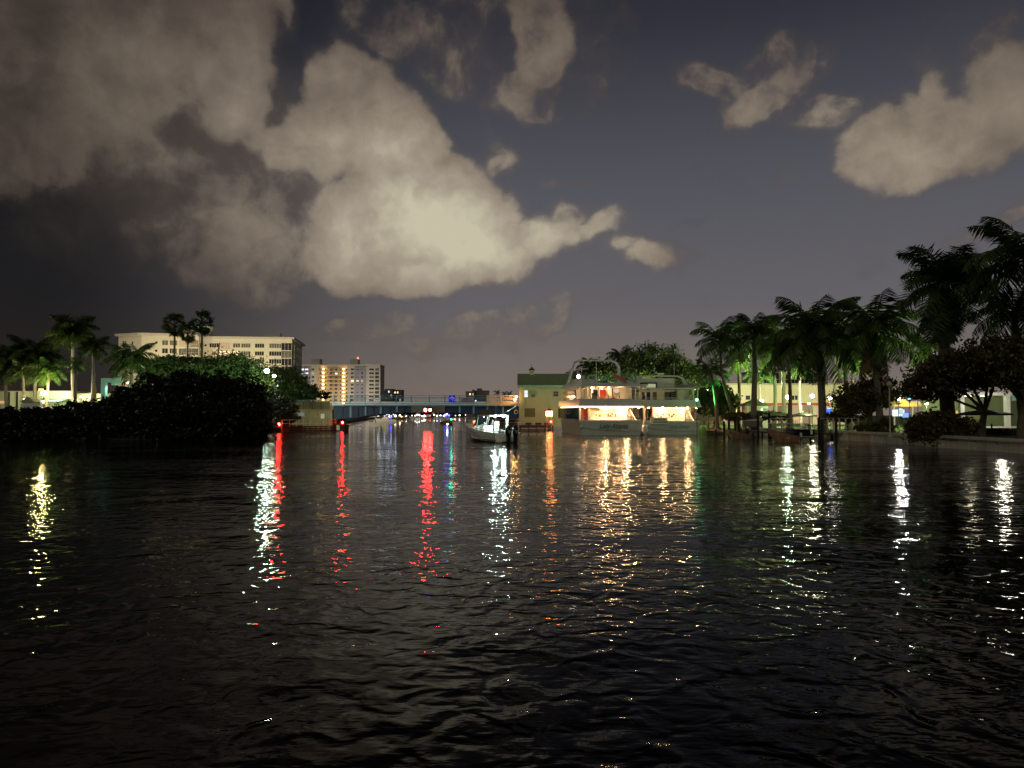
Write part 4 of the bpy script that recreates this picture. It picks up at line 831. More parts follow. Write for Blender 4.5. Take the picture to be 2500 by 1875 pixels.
r_=ST[0]; mb.add([(0,-r_[1][1],r_[1][2]),(0,0,r_[0][2]),(0,r_[1][1],r_[1][2]),(0,r_[3][1],r_[3][2]),(0,-r_[3][1],r_[3][2])],[(0,1,2,3,4)]); mb.build('hull',M['hull'],fb,False)
mb=MB()
def hull_pt(u,f,s_,o_=.015):
    i=min(11,int(u*12)); w=u*12-i; A=[Vector(p) for p in ST[i]]; B=[Vector(p) for p in ST[i+1]]; C=[a.lerp(b,w) for a,b in zip(A,B)]
    g_=f*2; j=1+min(1,int(g_)); p=C[j].lerp(C[j+1],g_-int(min(1,int(g_)))); return Vector((p.x,s_*(p.y+o_),p.z))
for s_ in(-1,1): # dark stripe that steps down aft
    path=[(0,.10),(.25,.12),(.33,.14),(.40,.62),(.62,.74),(.72,.9),(1.,.95)]
    for (a0,b0),(a1,b1) in zip(path,path[1:]):
        for k in range(5):
            u0,u1=a0+(a1-a0)*k/5,a0+(a1-a0)*(k+1)/5; f0,f1=b0+(b1-b0)*k/5,b0+(b1-b0)*(k+1)/5; u1=min(u1,.999); u0=min(u0,.999)
            p0,p1=hull_pt(u0,f0,s_),hull_pt(u1,f1,s_); d=Vector((0,0,.028)); ex=Vector((.03,0,0)) if abs(b1-b0)>.3 else Vector((0,0,0))
            mb.add([p0-d-ex,p1-d-ex,p1+d+ex,p0+d+ex],[(0,1,2,3) if s_<0 else (3,2,1,0)])
mb.build('hull_stripe',M['dark'],fb)
mb=MB()
for i in range(12):
    a_,b_=ST[i],ST[i+1]
    for s_ in(-1,1): mb.hexa([(a_[3][0],s_*a_[3][1],a_[3][2]-.02),(b_[3][0],s_*b_[3][1],b_[3][2]-.02),(b_[3][0],s_*max(0,b_[3][1]-.22),b_[3][2]-.02),(a_[3][0],s_*max(0,a_[3][1]-.22),a_[3][2]-.02)][::-s_],[(a_[3][0],s_*(a_[3][1]+.03),a_[3][2]+.05),(b_[3][0],s_*(b_[3][1]+.03),b_[3][2]+.05),(b_[3][0],s_*max(0,b_[3][1]-.22),b_[3][2]+.05),(a_[3][0],s_*max(0,a_[3][1]-.22),a_[3][2]+.05)][::-s_])
mb.build('gunwale',M['white'],fb)
MB().prism([(0.02,-1.3),(Lf*.6,-1.3),(Lf*.6,1.3),(.02,1.3)],.3,.36).build('cockpit_floor',M['white'],fb)
mb=MB(); top=[ST[i][3] for i in range(7,13)]; pl=[(p[0]-.0,p[1]-.05,p[2]) for p in top]
for (a_,b_) in zip(pl,pl[1:]): mb.add([(a_[0],-a_[1],a_[2]+.06),(b_[0],-b_[1],b_[2]+.06),(b_[0],0,b_[2]+.42*(1-(b_[0]/Lf)**3)+.06),(a_[0],0,a_[2]+.42*(1-(a_[0]/Lf)**3)+.06),(b_[0],b_[1],b_[2]+.06),(a_[0],a_[1],a_[2]+.06)],[(0,1,2,3),(3,2,4,5)])
a_=pl[0]; mb.add([(a_[0],-a_[1],.4),(a_[0],a_[1],.4),(a_[0],a_[1],a_[2]+.06),(a_[0],0,a_[2]+.48),(a_[0],-a_[1],a_[2]+.06)],[(0,1,2,3,4)]); mb.build('foredeck',M['hullg'],fb)
# motor bracket, outboards
MB().box(-.75,-.01,-.95,.95,.15,.62).build('motor_bracket',M['hull'],fb); MB().box(-.8,-.0,-1.36,-.96,.05,.14).build('swim_step',M['white'],fb); MB().box(-.8,0,.96,1.36,.05,.14).build('swim_step',M['white'],fb)
for y in(-.38,.38):
    e_=MB(); e_.tube([(-.85,y,.62),(-.9,y,.8),(-.93,y,1.05),(-.93,y,1.35),(-.88,y,1.52),(-.82,y,1.58)],[.17,.27,.31,.30,.22,.08],12); eo=e_.build('outboard_cowl',M['black'],fb,True)
    MB().hexa([(-1.0,y-.1,-.5),(-.75,y-.1,-.5),(-.75,y+.1,-.5),(-1.0,y+.1,-.5)],[(-1.08,y-.16,.66),(-.66,y-.16,.66),(-.66,y+.16,.66),(-1.08,y+.16,.66)]).build('outboard_leg',M['black'],fb)
    MB().box(-1.245,-1.238,y-.16,y+.14,1.10,1.19).build('cowl_badge',M['rail'],eo)
    MB().box(-1.245,-1.238,y-.06,y+.12,.95,1.03).build('cowl_badge',M['rail'],eo)
# cockpit furniture
def panelbox(nm,x0,x1,y0,y1,z0,z1,m='white',slots=()):
    o=MB().box(x0,x1,y0,y1,z0,z1).build(nm,M[m],fb)
    for (za,zb2) in slots: MB().box(x0-.02,x0-.003,y0+.12,y1-.12,za,zb2).build('slot',M['dark'],o)
    return o
panelbox('transom_locker',.05,.5,-1.15,1.15,.36,.9)
panelbox('seat_base',3.3,3.75,.15,1.05,.36,1.05); panelbox('bench_back',3.15,3.29,.1,1.1,.9,1.62,slots=((1.05,1.13),(1.38,1.46)))
panelbox('helm_seat_base',3.3,3.7,-.62,-.12,.36,1.1); panelbox('helm_seat_back',3.15,3.29,-.62,-.14,1.1,2.05,slots=((1.28,1.42),(1.52,1.62),(1.78,1.88)))
panelbox('console',4.6,4.9,-1.1,1.1,.36,1.55,'white'); panelbox('tackle_box',2.7,3.1,-.95,-.7,.36,.95,'dark'); panelbox('cooler',2.4,2.9,-.45,.0,.36,.66,'dark')
# hard top
tp=[(1.9,-1.12),(1.9,1.12),(4.9,1.05),(5.5,.7),(5.5,-.7),(4.9,-1.05)]
MB().prism(tp[::-1],2.62,2.70).build('hard_top',M['white'],fb); MB().prism([(x*.96+.12,y*.9) for x,y in tp][::-1],2.54,2.615).build('hard_top_lining',M['dark'],fb)
for s_ in(-1,1):
    for pts in ([(1.95,s_*1.05,2.6),(2.35,s_*1.2,.95)],[(2.3,s_*1.05,2.6),(2.75,s_*1.22,.95)],[(4.7,s_*1.0,2.6),(4.9,s_*1.1,1.5)],[(1.95,s_*1.05,2.25),(2.4,s_*1.06,2.2)],[(2.1,s_*1.12,1.7),(2.6,s_*1.16,1.65)]): MB().tube(pts,.035,6).build('top_frame',M['white'],fb)
MB().tube([(1.95,-1.05,2.58),(1.95,1.05,2.58)],.035,6).build('top_frame',M['white'],fb)
for s_ in(-1,1): MB().tube([(5.5,s_*.65,2.55),(5.75,s_*.8,2.1),(6.0,s_*.95,1.55)],.045,6).build('windshield_frame',M['dark'],fb)
MB().add([(5.5,-.65,2.5),(5.5,.65,2.5),(6.0,.95,1.6),(6.0,-.95,1.6)],[(0,1,2,3)]).build('windshield',M['glassb'],fb)
for y in(-.48,.48): 
    MB().ball((1.86,y,2.56),.075,8,5,.7).build('deck_lamp',G_((.72,1,.92),1900),fb,True)
    plight(fb,(1.95,y,2.38),130,(.75,1,.92),.08)
MB().ball((4.3,.55,2.5),.06,8,5,.6).build('cabin_lamp',G_((1,.8,.5),14),fb,True)
MB().hexa([(3.6,.2,2.71),(4.3,.2,2.71),(4.3,.95,2.71),(3.6,.95,2.71)],[(3.5,.1,3.25),(4.3,.1,3.25),(4.3,1.05,3.25),(3.5,1.05,3.25)]).build('life_raft_box',M['curtain'],fb)
MB().tube([(2.4,.1,2.7),(2.4,.1,4.2)],.015,4).build('antenna',M['rail'],fb); MB().tube([(2.6,-.6,2.7),(1.5,-1.7,3.6)],.022,4).build('antenna',M['white'],fb)
for i in range(5): MB().tube([(.2,-1.1+i*.5,.9),(-.1,-1.3+i*.56,1.9+.2*(i%2))],.015,4).build('fishing_rod',M['rail'],fb)
MB().tube([(6.1,.9,1.95),(7.3,.5,2.25),(8.2,0,2.35),(7.3,-.5,2.25),(6.1,-.9,1.95)],.02,5).build('bow_rail',M['steel'],fb)
for x,y,zt_ in((6.5,.8,2.05),(7.4,.45,2.27),(8.1,.0,2.34),(7.4,-.45,2.27)): MB().tube([(x,y,1.5),(x,y,zt_)],.018,4).build('rail_post',M['steel'],fb)
bl=thing('bow_lantern','small orange red lantern standing on the foredeck of the fishing boat','lantern',fbp(7.35,.25,1.62)); MB().tube([(0,0,-.1),(0,0,.2)],.05,6).build('stem',M['dark'],bl); MB().ball((0,0,.35),.15,8,5).build('globe',G_((1,.16,.06),6),bl,True)
p_=fbp(3.85,-.75,.36); person('person in a bright orange red shirt standing at the helm of the fishing boat',p_,FBr,'shirtr','hairb',arm=(.6,.6))
p_=fbp(3.75,-.2,.45); person('person in a grey shirt with a grey cap behind the white helm seat',p_,FBr,'shirtg','hairg',arm=(.3,.2))
p_=fbp(4.15,.55,.62); person('white haired person in a pale shirt seated under the hard top',p_,FBr,'shirtw','hairw',seated=True)

# ================================================================ boats and lights far down the canal
def small_boat(label,px,py,D,L,rz,m='hull',cabin=True,lights=(),name='motor_boat',group=None,W=2.3):
    v=at(px,1000,D); t=thing(name,label,'boat',(v.x,D,0),rz,group); W=W/2
    mb=MB(); n=9; lo=[];hi=[]
    for i in range(n):
        u=i/(n-1); w=W*(1-u**2.6); lo.append((-L/2+L*.94*u,w*.72)); hi.append((-L/2+L*u,w))
    lo_=lo+[(x,-y) for x,y in lo[::-1][1:]]; hi_=hi+[(x,-y) for x,y in hi[::-1][1:]]; k=len(lo_)
    zz=[.75+.55*((x+L/2)/L)**1.6 for x,_ in hi_]
    mb.add([(x,y,-.2) for x,y in lo_]+[(x,y,z) for (x,y),z in zip(hi_,zz)],[tuple(range(k))]+[(i+k,(i+1)%k+k,(i+1)%k,i) for i in range(k)]+[tuple(range(2*k-1,k-1,-1))]); mb.build('hull',M[m],t)
    if cabin:
        MB().hexa([(-L*.12,-W*.6,.9),(L*.22,-W*.5,.9),(L*.22,W*.5,.9),(-L*.12,W*.6,.9)],[(-L*.1,-W*.5,1.9),(L*.1,-W*.45,1.9),(L*.1,W*.45,1.9),(-L*.1,W*.5,1.9)]).build('cabin',M['white'],t)
        MB().box(-L*.16,L*.13,-W*.6,W*.6,2.3,2.38).build('canopy',M['white'],t)
        for x in(-L*.14,L*.1):
            for y in(-W*.55,W*.55): MB().tube([(x,y,.9),(x,y,2.3)],.03,4).build('canopy_post',M['steel'],t)
    for (x,y,z,c,s_,r_) in lights: MB().ball((x,y,z),r_,7,5).build('boat_light',G_(c,s_),t,True)
    return t
Wt=(.75,.85,1); Bl=(.06,.05,1)
small_boat('party boat outlined in white lights with a blue glow far under the bridge',943,1018,300,9,R(170),lights=[(-3.5+i*.9,-1,2.5+.3*math.sin(i*2.2),Wt,3.5,.2) for i in range(9)]+[(-1.5,-1.2,1.5,Bl,10,.3),(.5,-1.2,1.4,Bl,10,.3),(1.8,-1.2,1.2,Wt,12,.25)])
small_boat('motor boat glowing deep blue under its canopy in mid channel',1091,1030,215,8,R(-70),'brownw',lights=[(-.4,-.3,2.55,Bl,16,.4),(.3,.5,2.5,Bl,12,.3),(0,0,2.9,(.9,.6,1),10,.16)])
t=thing('buoy_light','pair of small green and orange lights on a low skiff beside the blue lit boat','buoy',(at(1102,1020,190).x,190,0)); MB().tube([(0,0,-.2),(0,0,1.0)],[.5,.15],8).build('float',M['dark'],t); MB().ball((0,0,1.55),.2,7,5).build('lens',G_((.05,1,.6),10),t,True); MB().ball((.75,0,1.6),.14,7,5).build('lens',G_((1,.25,.08),12),t,True); MB().tube([(0,0,.9),(0,0,1.5)],.04,4).build('mast',M['dark'],t); MB().tube([(0,0,1.2),(.75,0,1.5)],.03,4).build('arm',M['dark'],t)
t=thing('spotlight_buoy','white light low on the water before the blue lit boat','buoy',(at(1092,1040,175).x,175,0)); MB().tube([(0,0,-.2),(0,0,.35)],[.4,.2],8).build('float',M['white'],t); MB().ball((0,0,.55),.2,8,5).build('lens',G_((.8,.9,1),10),t,True)
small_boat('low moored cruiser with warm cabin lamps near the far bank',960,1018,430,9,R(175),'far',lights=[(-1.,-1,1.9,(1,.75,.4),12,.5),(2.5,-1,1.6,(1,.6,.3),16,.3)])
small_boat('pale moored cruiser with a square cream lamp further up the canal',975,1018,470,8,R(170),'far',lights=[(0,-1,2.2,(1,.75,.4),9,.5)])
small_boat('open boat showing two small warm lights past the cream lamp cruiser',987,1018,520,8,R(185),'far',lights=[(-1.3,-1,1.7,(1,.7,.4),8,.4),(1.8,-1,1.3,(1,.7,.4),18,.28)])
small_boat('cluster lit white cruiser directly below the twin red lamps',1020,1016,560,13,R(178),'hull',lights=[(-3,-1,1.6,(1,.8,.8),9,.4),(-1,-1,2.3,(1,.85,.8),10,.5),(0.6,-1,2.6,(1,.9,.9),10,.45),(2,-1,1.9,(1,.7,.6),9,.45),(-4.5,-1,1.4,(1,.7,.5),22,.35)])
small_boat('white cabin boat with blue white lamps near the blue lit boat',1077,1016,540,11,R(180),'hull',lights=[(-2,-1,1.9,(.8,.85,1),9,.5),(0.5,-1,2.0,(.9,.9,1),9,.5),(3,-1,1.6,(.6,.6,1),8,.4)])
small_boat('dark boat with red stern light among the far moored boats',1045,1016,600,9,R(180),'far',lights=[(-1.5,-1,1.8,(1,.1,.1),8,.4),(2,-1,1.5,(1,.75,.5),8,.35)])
for i,(px,c,lb) in enumerate(((1006,(1,.8,.7),'small pinkish dock light past the open boat'),(1036,(1,.5,.5),'small pink dock light above the red stern light'),(1060,(1,.8,.4),'yellow dock light between the far red light and the white cabin boat'),(1068,(1,.85,.6),'cream dock light beside the yellow one on the far shore'),(1122,(1,.8,.5),'amber dock light behind the bow of the fishing boat'),(1137,(1,.8,.7),'pale dock light behind the cabin of the fishing boat'),(1112,(.5,.4,1),'violet dock light behind the bow of the fishing boat'),(1150,(.5,.45,1),'bluish dock light behind the windshield of the fishing boat'),(1159,(1,.65,.3),'orange dock light low behind the hard top of the fishing boat'))):
    D=700; v=at(px,1014.5-(i%3)*.8,D); t=thing('dock_light',lb,'lamp',(v.x,v.y,0),group='lights along the far shore'); MB().tube([(0,0,-.2),(0,0,v.z-.3)],.1,5).build('post',M['dark'],t); MB().ball((0,0,v.z),.62 if i in(2,4) else .45,7,5).build('globe',G_(c,7),t,True)
# ================================================================ west bank trees and club buildings
lw=thing('club_building','long low pale green building with flat roof behind the hedge','building',(0,0,0)); LD=128.
def lx(px,D=LD): return at(px,1000,D).x
MB().box(lx(-260),lx(174),LD,LD+12,.8,Z(957,LD)).build('wall',mat('pale_green_stucco',(.42,.52,.36),.85,vary=.1,vs=.3,stain=.2),lw)
MB().box(lx(-262),lx(175.5),LD-.3,LD+12.3,Z(957,LD)+.005,Z(954.5,LD)).build('roof',M['rail'],lw)
for px in(22,42,-20,-60): MB().box(lx(px)-.12,lx(px)+.12,LD-.2,LD-.004,.8,Z(956.5,LD)).build('downpipe',M['dark'],lw)
MB().box(lx(-100),lx(18),LD-.12,LD-.004,Z(985,LD),Z(979,LD)).build('lit_sign_band',G_((1,.5,.25),.7),lw)
MB().xprism([(LD-2.6,Z(978,LD)),(LD-.31,Z(974,LD)),(LD-.31,Z(975.5,LD)),(LD-2.6,Z(980,LD))],lx(95),lx(173)).build('canopy',M['teal'],lw)
v=at(107,960,122); t=thing('floodlight','dazzling yellow floodlight in front of the pale green building','floodlight',(v.x,v.y,.8)); h=v.z-.8
MB().tube([(0,0,0),(0,0,h-.3)],.07,6).build('pole',M['dark'],t); MB().ball((0,0,h),.36,10,6).build('lens',G_((1,.80,.30),420),t,True); MB().box(-1.1,-.35,.4,.5,h+.35,h+.75).build('hood',G_((1,.75,.2),2.),t); MB().ball((0,-.1,h-1.35),.2,8,5).build('lower_lamp',G_((1,.85,.6),14),t,True)
plight(t,(0,1.,h+.8),2000,(1,.85,.42),.25,165,(0,.6,1)); plight(t,(0,2.,h),1300,(1,.9,.6),.25,160,(0,1,0))
t=thing('kiosk','small white kiosk with gabled roof beside the floodlight','kiosk',(lx(76,118),118,.8)); MB().box(-.9,.9,-.8,.8,0,Z(982,118)-.8).build('wall',M['white'],t); z=Z(982,118)-.8; MB().yprism([(-1.2,z),(1.2,z),(0,z+.85)],-1,1).build('roof',M['cream'],t)
t=thing('gabled_cottage','cream gable end of a cottage between two palm trunks','building',(lx(212,124),124,.8)); z=Z(966,124)-.8; MB().box(-2.3,4.2,0,6,0,z-1.).build('wall',M['cream'],t); MB().yprism([(-2.5,z-.99),(4.4,z-.99),(3.9,z+.35),(-2.,z+.35)],-.3,6.3).build('roof',M['cream'],t); MB().box(-.5,.7,-.06,-.003,z-2.4,z-1.3).build('window',M['glassb'],t)
plight(t,(1,-1.6,z-.4),300,(1,.9,.7),.2,150,(0,1,-.1))
def umbrella_closed(label,px,py0,py1,D,m):
    a=at(px,py1,D); z0=.8; h=Z(py0,D)-z0; t=thing('folded_umbrella',label,'umbrella',(a.x,a.y,z0)); MB().tube([(0,0,0),(0,0,h)],.05,6).build('pole',M['rail'],t); MB().tube([(0,0,h*.35),(0,0,h*.45),(0,0,h*.75),(0,0,h-.05)],[.30,.36,.26,.08],8).build('canopy',M[m],t); return t
umbrella_closed('tall folded yellow umbrella next to the slim palm trunk',230.5,933,985,112,'yellow')
t=thing('gantry','turquoise painted steel gantry with a lamp under its beam','gantry',(lx(253,116),116,.8)); h=Z(925,116)-.8; k=116/F_PX
MB().box(-.35,.35,-.3,.3,0,h-.55).build('column',M['teal'],t); MB().box(-.35,2.6,-.3,.3,h-.54,h+.1).build('beam',M['teal'],t); MB().box(1.2,1.9,-.25,.25,h-.95,h-.56).build('lamp_box',M['teal'],t); MB().box(1.25,1.75,-.2,.2,h+.11,h+.35).build('junction_box',M['rail'],t); plight(t,(1.5,-.2,h-1.1),300,(.75,1,.9),.2,150,(-.4,.5,-1))
for (px,py,D,c,L,lb,pt) in ((303,953,112,(.92,.95,1),8,'white lamp at the foot of the green lit palm',160),(198,969,112,(.95,.95,1),6,'small white lamp between the cottage and the tall royal palm',60),(313,934.5,118,(1,.95,.8),16,'tiny cream lamp above the white one by the mangrove edge',0)):
    v=at(px,py,D); lamp_post(v.x,v.y,.8,v.z,.22 if L>20 else .15,c,L,lb,point=pt)
# palms on the west bank
def P_(label,px,pytop,D,r_px,kind,base_px=None,**k):
    tp=at(px,pytop,D); b=at(base_px if base_px is not None else px,1000,D); return palm(label,(b.x,b.y,.8),tp,r_px*D/F_PX,kind,**k)
P_('tall royal palm with pale trunk standing over the west club',178,835,124,70,'royal',base_px=183,seed=1,trunk=.26,n=26)
P_('slim royal palm in front of the tall one, trunk bent and pale',228,862,118,46,'royal',base_px=219,seed=2,trunk=.24,n=20,bow=(.25,0))
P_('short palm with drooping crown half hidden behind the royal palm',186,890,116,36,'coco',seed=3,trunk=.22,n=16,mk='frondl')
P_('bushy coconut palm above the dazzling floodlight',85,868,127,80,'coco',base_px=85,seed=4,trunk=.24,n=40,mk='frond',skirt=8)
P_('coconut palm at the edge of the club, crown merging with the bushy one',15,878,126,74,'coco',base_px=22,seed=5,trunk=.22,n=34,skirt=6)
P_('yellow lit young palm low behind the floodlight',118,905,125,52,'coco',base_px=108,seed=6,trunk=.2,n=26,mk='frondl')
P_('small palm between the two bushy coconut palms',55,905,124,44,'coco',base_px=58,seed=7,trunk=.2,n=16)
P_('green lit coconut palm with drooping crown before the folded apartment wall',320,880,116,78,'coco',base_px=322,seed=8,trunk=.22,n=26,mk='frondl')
P_('tall dark fan palm rising before the apartment roof, one with drooping head',427,797,150,34,'fan',base_px=434,seed=9,trunk=.2,n=34,bow=(-.3,0))
P_('shorter dark fan palm between the two tall ones',459,815,148,28,'fan',base_px=457,seed=10,trunk=.17,n=30)
P_('tallest dark fan palm against the roof tower of the apartment block',493,788,152,36,'fan',base_px=492,seed=11,trunk=.17,n=34)
P_('leaning bare palm stem in front of the apartment windows',536,838,150,5,'fan',base_px=514,seed=12,trunk=.13,n=4)
# mangroves
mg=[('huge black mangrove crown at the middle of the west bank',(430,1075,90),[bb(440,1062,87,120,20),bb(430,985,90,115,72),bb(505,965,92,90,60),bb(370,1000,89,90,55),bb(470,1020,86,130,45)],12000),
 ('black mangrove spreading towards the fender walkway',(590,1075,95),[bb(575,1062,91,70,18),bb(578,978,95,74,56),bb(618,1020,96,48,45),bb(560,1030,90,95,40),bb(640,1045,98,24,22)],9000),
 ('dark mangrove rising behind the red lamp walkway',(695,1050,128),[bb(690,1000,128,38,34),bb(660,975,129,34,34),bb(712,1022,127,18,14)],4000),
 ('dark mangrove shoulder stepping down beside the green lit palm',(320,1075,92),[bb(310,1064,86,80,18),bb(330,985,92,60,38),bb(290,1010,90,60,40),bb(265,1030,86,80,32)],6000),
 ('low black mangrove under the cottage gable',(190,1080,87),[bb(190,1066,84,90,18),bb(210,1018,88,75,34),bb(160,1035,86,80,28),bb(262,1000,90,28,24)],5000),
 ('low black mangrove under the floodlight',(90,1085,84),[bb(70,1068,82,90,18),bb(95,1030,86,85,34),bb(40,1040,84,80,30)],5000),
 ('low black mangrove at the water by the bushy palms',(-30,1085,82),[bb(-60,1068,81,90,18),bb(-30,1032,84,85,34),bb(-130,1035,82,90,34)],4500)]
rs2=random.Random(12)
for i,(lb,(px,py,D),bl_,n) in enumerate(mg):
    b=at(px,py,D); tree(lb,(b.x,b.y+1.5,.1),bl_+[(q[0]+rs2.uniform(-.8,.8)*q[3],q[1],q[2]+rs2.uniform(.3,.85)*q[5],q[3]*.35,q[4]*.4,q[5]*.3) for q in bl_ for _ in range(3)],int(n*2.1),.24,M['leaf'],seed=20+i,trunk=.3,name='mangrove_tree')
for i,(lb,(px,D),bl_,n) in enumerate([('green lit sea grape tree cresting above the black mangrove',(545,128),[bb(560,905,130,80,38),bb(500,905,130,60,32),bb(610,940,128,55,42),bb(575,890,131,38,22)],20000),
 ('green lit tree behind the dark crown near the fan palms',(420,130),[bb(420,892,131,50,24),bb(465,905,131,50,34),bb(385,925,129,45,34)],13000),
 ('leafy tree lit by the pair of globe lamps above the abutment',(690,150),[bb(665,930,150,38,36),bb(710,935,152,44,38),bb(690,960,150,60,22),bb(740,955,153,34,24)],16000),
 ('small leafy tree between the abutment rail and the far gallery tower',(755,165),[bb(762,960,168,26,17),bb(790,965,170,16,10)],2500)]):
    b=at(px,1000,D); tree(lb,(b.x,b.y,.8),bl_,n,.24,M['leafg'],seed=40+i,trunk=.3,name='leafy_tree')
v=at(651.5,906,121); lamp_post(v.x,v.y,.8,v.z,.36,(.66,1,.70),600,'bright greenish white globe lamp above the black mangrove slope',point=2200)
v=at(669.5,917.5,124); lamp_post(v.x,v.y,.8,v.z,.26,(1,.78,.42),75,'smaller warm globe lamp next to the greenish one',point=1500)
v=at(735,925,158); t=thing('traffic_sign_back','pale eight sided sign back at the edge of the leafy tree','sign',(v.x,138.5+18,.8)); MB().yprism([(.75*math.cos(PI/8+i*PI/4),.75*math.sin(PI/8+i*PI/4)+v.z-.8) for i in range(8)],0,.04).build('plate',M['rail'],t); MB().tube([(0,.06,0),(0,.06,v.z-.8)],.04,5).build('pole',M['rail'],t)
v=at(545,925,124); lamp_post(v.x,v.y,.8,v.z-3.2,.22,(.6,1,.6),4,'green globe lamp hidden among the sea grape leaves',point=1500)  # this and the next two lamps are added, unseen, to light the foliage
v=at(450,925,122); lamp_post(v.x,v.y,.8,v.z-2.,.22,(.75,1,.6),4,'green globe lamp behind the huge black mangrove crown',point=1300)
v=at(345,960,112); lamp_post(v.x,v.y,.8,v.z-2,.2,(.75,1,.5),4,'green globe lamp below the drooping coconut palm',point=2000)
v=at(60,975,119); lamp_post(v.x,v.y,.8,v.z,.2,(1,.85,.5),14,'dim yellow lamp under the bushy coconut palm',point=1800)  # lamp added to light the palm crowns
v=at(185,978,117); lamp_post(v.x,v.y,.8,v.z,.2,(.95,.95,.6),14,'dim yellow lamp at the foot of the royal palms',point=1700)
rs_=random.Random(5)

# ================================================================ east park: buildings
pb=thing('shop_building','long yellow lit commercial building behind the palms of the park','building',(0,0,0)); PD=150.
def qx(px,D=PD): return at(px,1000,D).x
MB().box(qx(1765),qx(2062),PD,PD+20,.8,Z(940,PD)).build('wall',M['yard'],pb)
MB().box(qx(1764),qx(2063),PD-.4,PD+20.4,Z(940,PD)+.01,Z(936,PD)).build('cornice',M['rail'],pb)
MB().box(qx(1764),qx(2063),PD-2.2,PD-.01,Z(989,PD),Z(984.5,PD)).build('awning_band',M['redaw'],pb)
MB().box(qx(1990),qx(2045),PD-2.6,PD-2.25,Z(991,PD),Z(983,PD)).build('red_fascia',M['redaw'],pb)
for px in(1826,1928,1936,1944,2026,2036): put_window(pb,(qx(px),PD-.07,Z(971,PD)),0,.55 if px!=1826 else .9,.85,1,'dark')
for i in range(9): 
    px=1785+i*31; MB().box(qx(px-11),qx(px+11),PD-.08,PD-.004,.9,Z(990.5,PD)).build('shop_window',G_((1,.75,.42),[.25,.5,.15,.4,.2,.5,.3,.6,.35][i]),pb)
MB().box(qx(2000),qx(2050),PD-.3,PD-.1,Z(1004,PD),Z(993,PD)).build('shop_sign',M['white'],pb)
pb2=thing('rear_building','taller pale building rising behind the shop roofline','building',(0,0,0)); MB().box(qx(1858,185),qx(2005,185),185,200,.8,Z(905,185)).build('wall',M['stucco2'],pb2); MB().box(qx(1856,185),qx(2007,185),184.6,200.4,Z(905,185)+.01,Z(902,185)).build('roof',M['far'],pb2)
for i in range(6):
    for j in range(2): put_window(pb2,(qx(1872+23*i,185),184.93,Z(918+16*j,185)),0,1.5,1.4,2,'dark')
kd_=thing('park_kiosk','green roofed kiosk with a pale green lit wall in the park','kiosk',(qx(1842,108),108,.9)); k=108/F_PX; z0=Z(991,108)-.9; z1=Z(972,108)-.9
MB().box(-1.4,1.5,-1.3,1.3,0,z0).build('wall',M['white'],kd_); mb=MB(); mb.add([(-1.9,-1.7,z0),(2.,-1.7,z0),(2.,1.7,z0),(-1.9,1.7,z0),(0,0,z1)],[(3,2,1,0),(0,1,4),(1,2,4),(2,3,4),(3,0,4)]); mb.build('roof',M['roof'],kd_)
MB().box(.5,1.45,-1.36,-1.303,z0-1.1,z0-.35).build('hatch',M['trim'],kd_); MB().box(.6,1.35,-1.4,-1.363,z0-.95,z0-.75).build('hatch_sign',M['dark'],kd_)
def canopy_umbrella(label,px,py,D,hw_px,h_px,m='dark',zb_=.9,flat=.0,group=None):
    v=at(px,py,D); k=D/F_PX; t=thing('market_umbrella',label,'umbrella',(v.x,v.y,zb_),group=group); r=hw_px*k; h=v.z-zb_; mb=MB(); n=8; e=h_px*k
    ring=[(r*math.cos(2*PI*i/n),r*math.sin(2*PI*i/n),h-e) for i in range(n)]; mb.add(ring+[(0,0,h)]+[(x,y,z-.16) for x,y,z in ring],[(i,(i+1)%n,n) for i in range(n)]+[(n+1+i,n+1+(i+1)%n,(i+1)%n,i) for i in range(n)]); mb.build('canopy',M[m],t)
    for i in range(n): MB().tube([(0,0,h-.05),(ring[i][0]*.98,ring[i][1]*.98,h-e-.03)],.025,4).build('rib',M['rail'],t)
    MB().tube([(0,0,0),(0,0,h+.15)],.05,6).build('pole',M['rail'],t); MB().tube([(0,0,0),(0,0,.12)],.35,10).build('base',M['dark'],t); return t
canopy_umbrella('broad dark market umbrella in front of the kiosk',1885,1003,100,50,9,'roof'); canopy_umbrella('dark market umbrella between the palm trunks nearer the blue glow',1960,1006,101,36,8,'dark'); canopy_umbrella('small dark umbrella by the thick dark palm trunk',2068,1012,92,30,10,'black')
def box_thing(name,label,cat,px0,px1,py0,py1,D,dep,m,base=.9,sub=None):
    x0,x1=at(px0,1000,D).x,at(px1,1000,D).x; t=thing(name,label,cat,((x0+x1)/2,D,base)); w=(x1-x0)/2; z1=Z(py0,D)-base; z0=max(0,Z(py1,D)-base)
    MB().box(-w,w,0,dep,z0,z1).build('body',m,t); MB().box(-w-.05,w+.05,-.05,dep+.05,z1+.002,z1+.07).build('top',M['dark'],t)
    if z0>.3:
        for s_ in(-1,1): MB().box(s_*w*.85-.04,s_*w*.85+.04,.02,.1,0,z0).build('leg',M['dark'],t)
    return t
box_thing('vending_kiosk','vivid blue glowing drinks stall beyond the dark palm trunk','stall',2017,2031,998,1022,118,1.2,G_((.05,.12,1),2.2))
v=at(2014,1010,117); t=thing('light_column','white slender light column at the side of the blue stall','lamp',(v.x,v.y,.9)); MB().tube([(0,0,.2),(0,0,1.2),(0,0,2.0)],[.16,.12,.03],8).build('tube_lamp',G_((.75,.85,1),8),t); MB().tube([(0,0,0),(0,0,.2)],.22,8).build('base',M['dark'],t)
t=box_thing('lit_menu_board','bright white and pink shop sign glowing past the umbrellas','sign',1931,1958,1012,1016,128,.2,G_((.9,.75,1),7.)); 
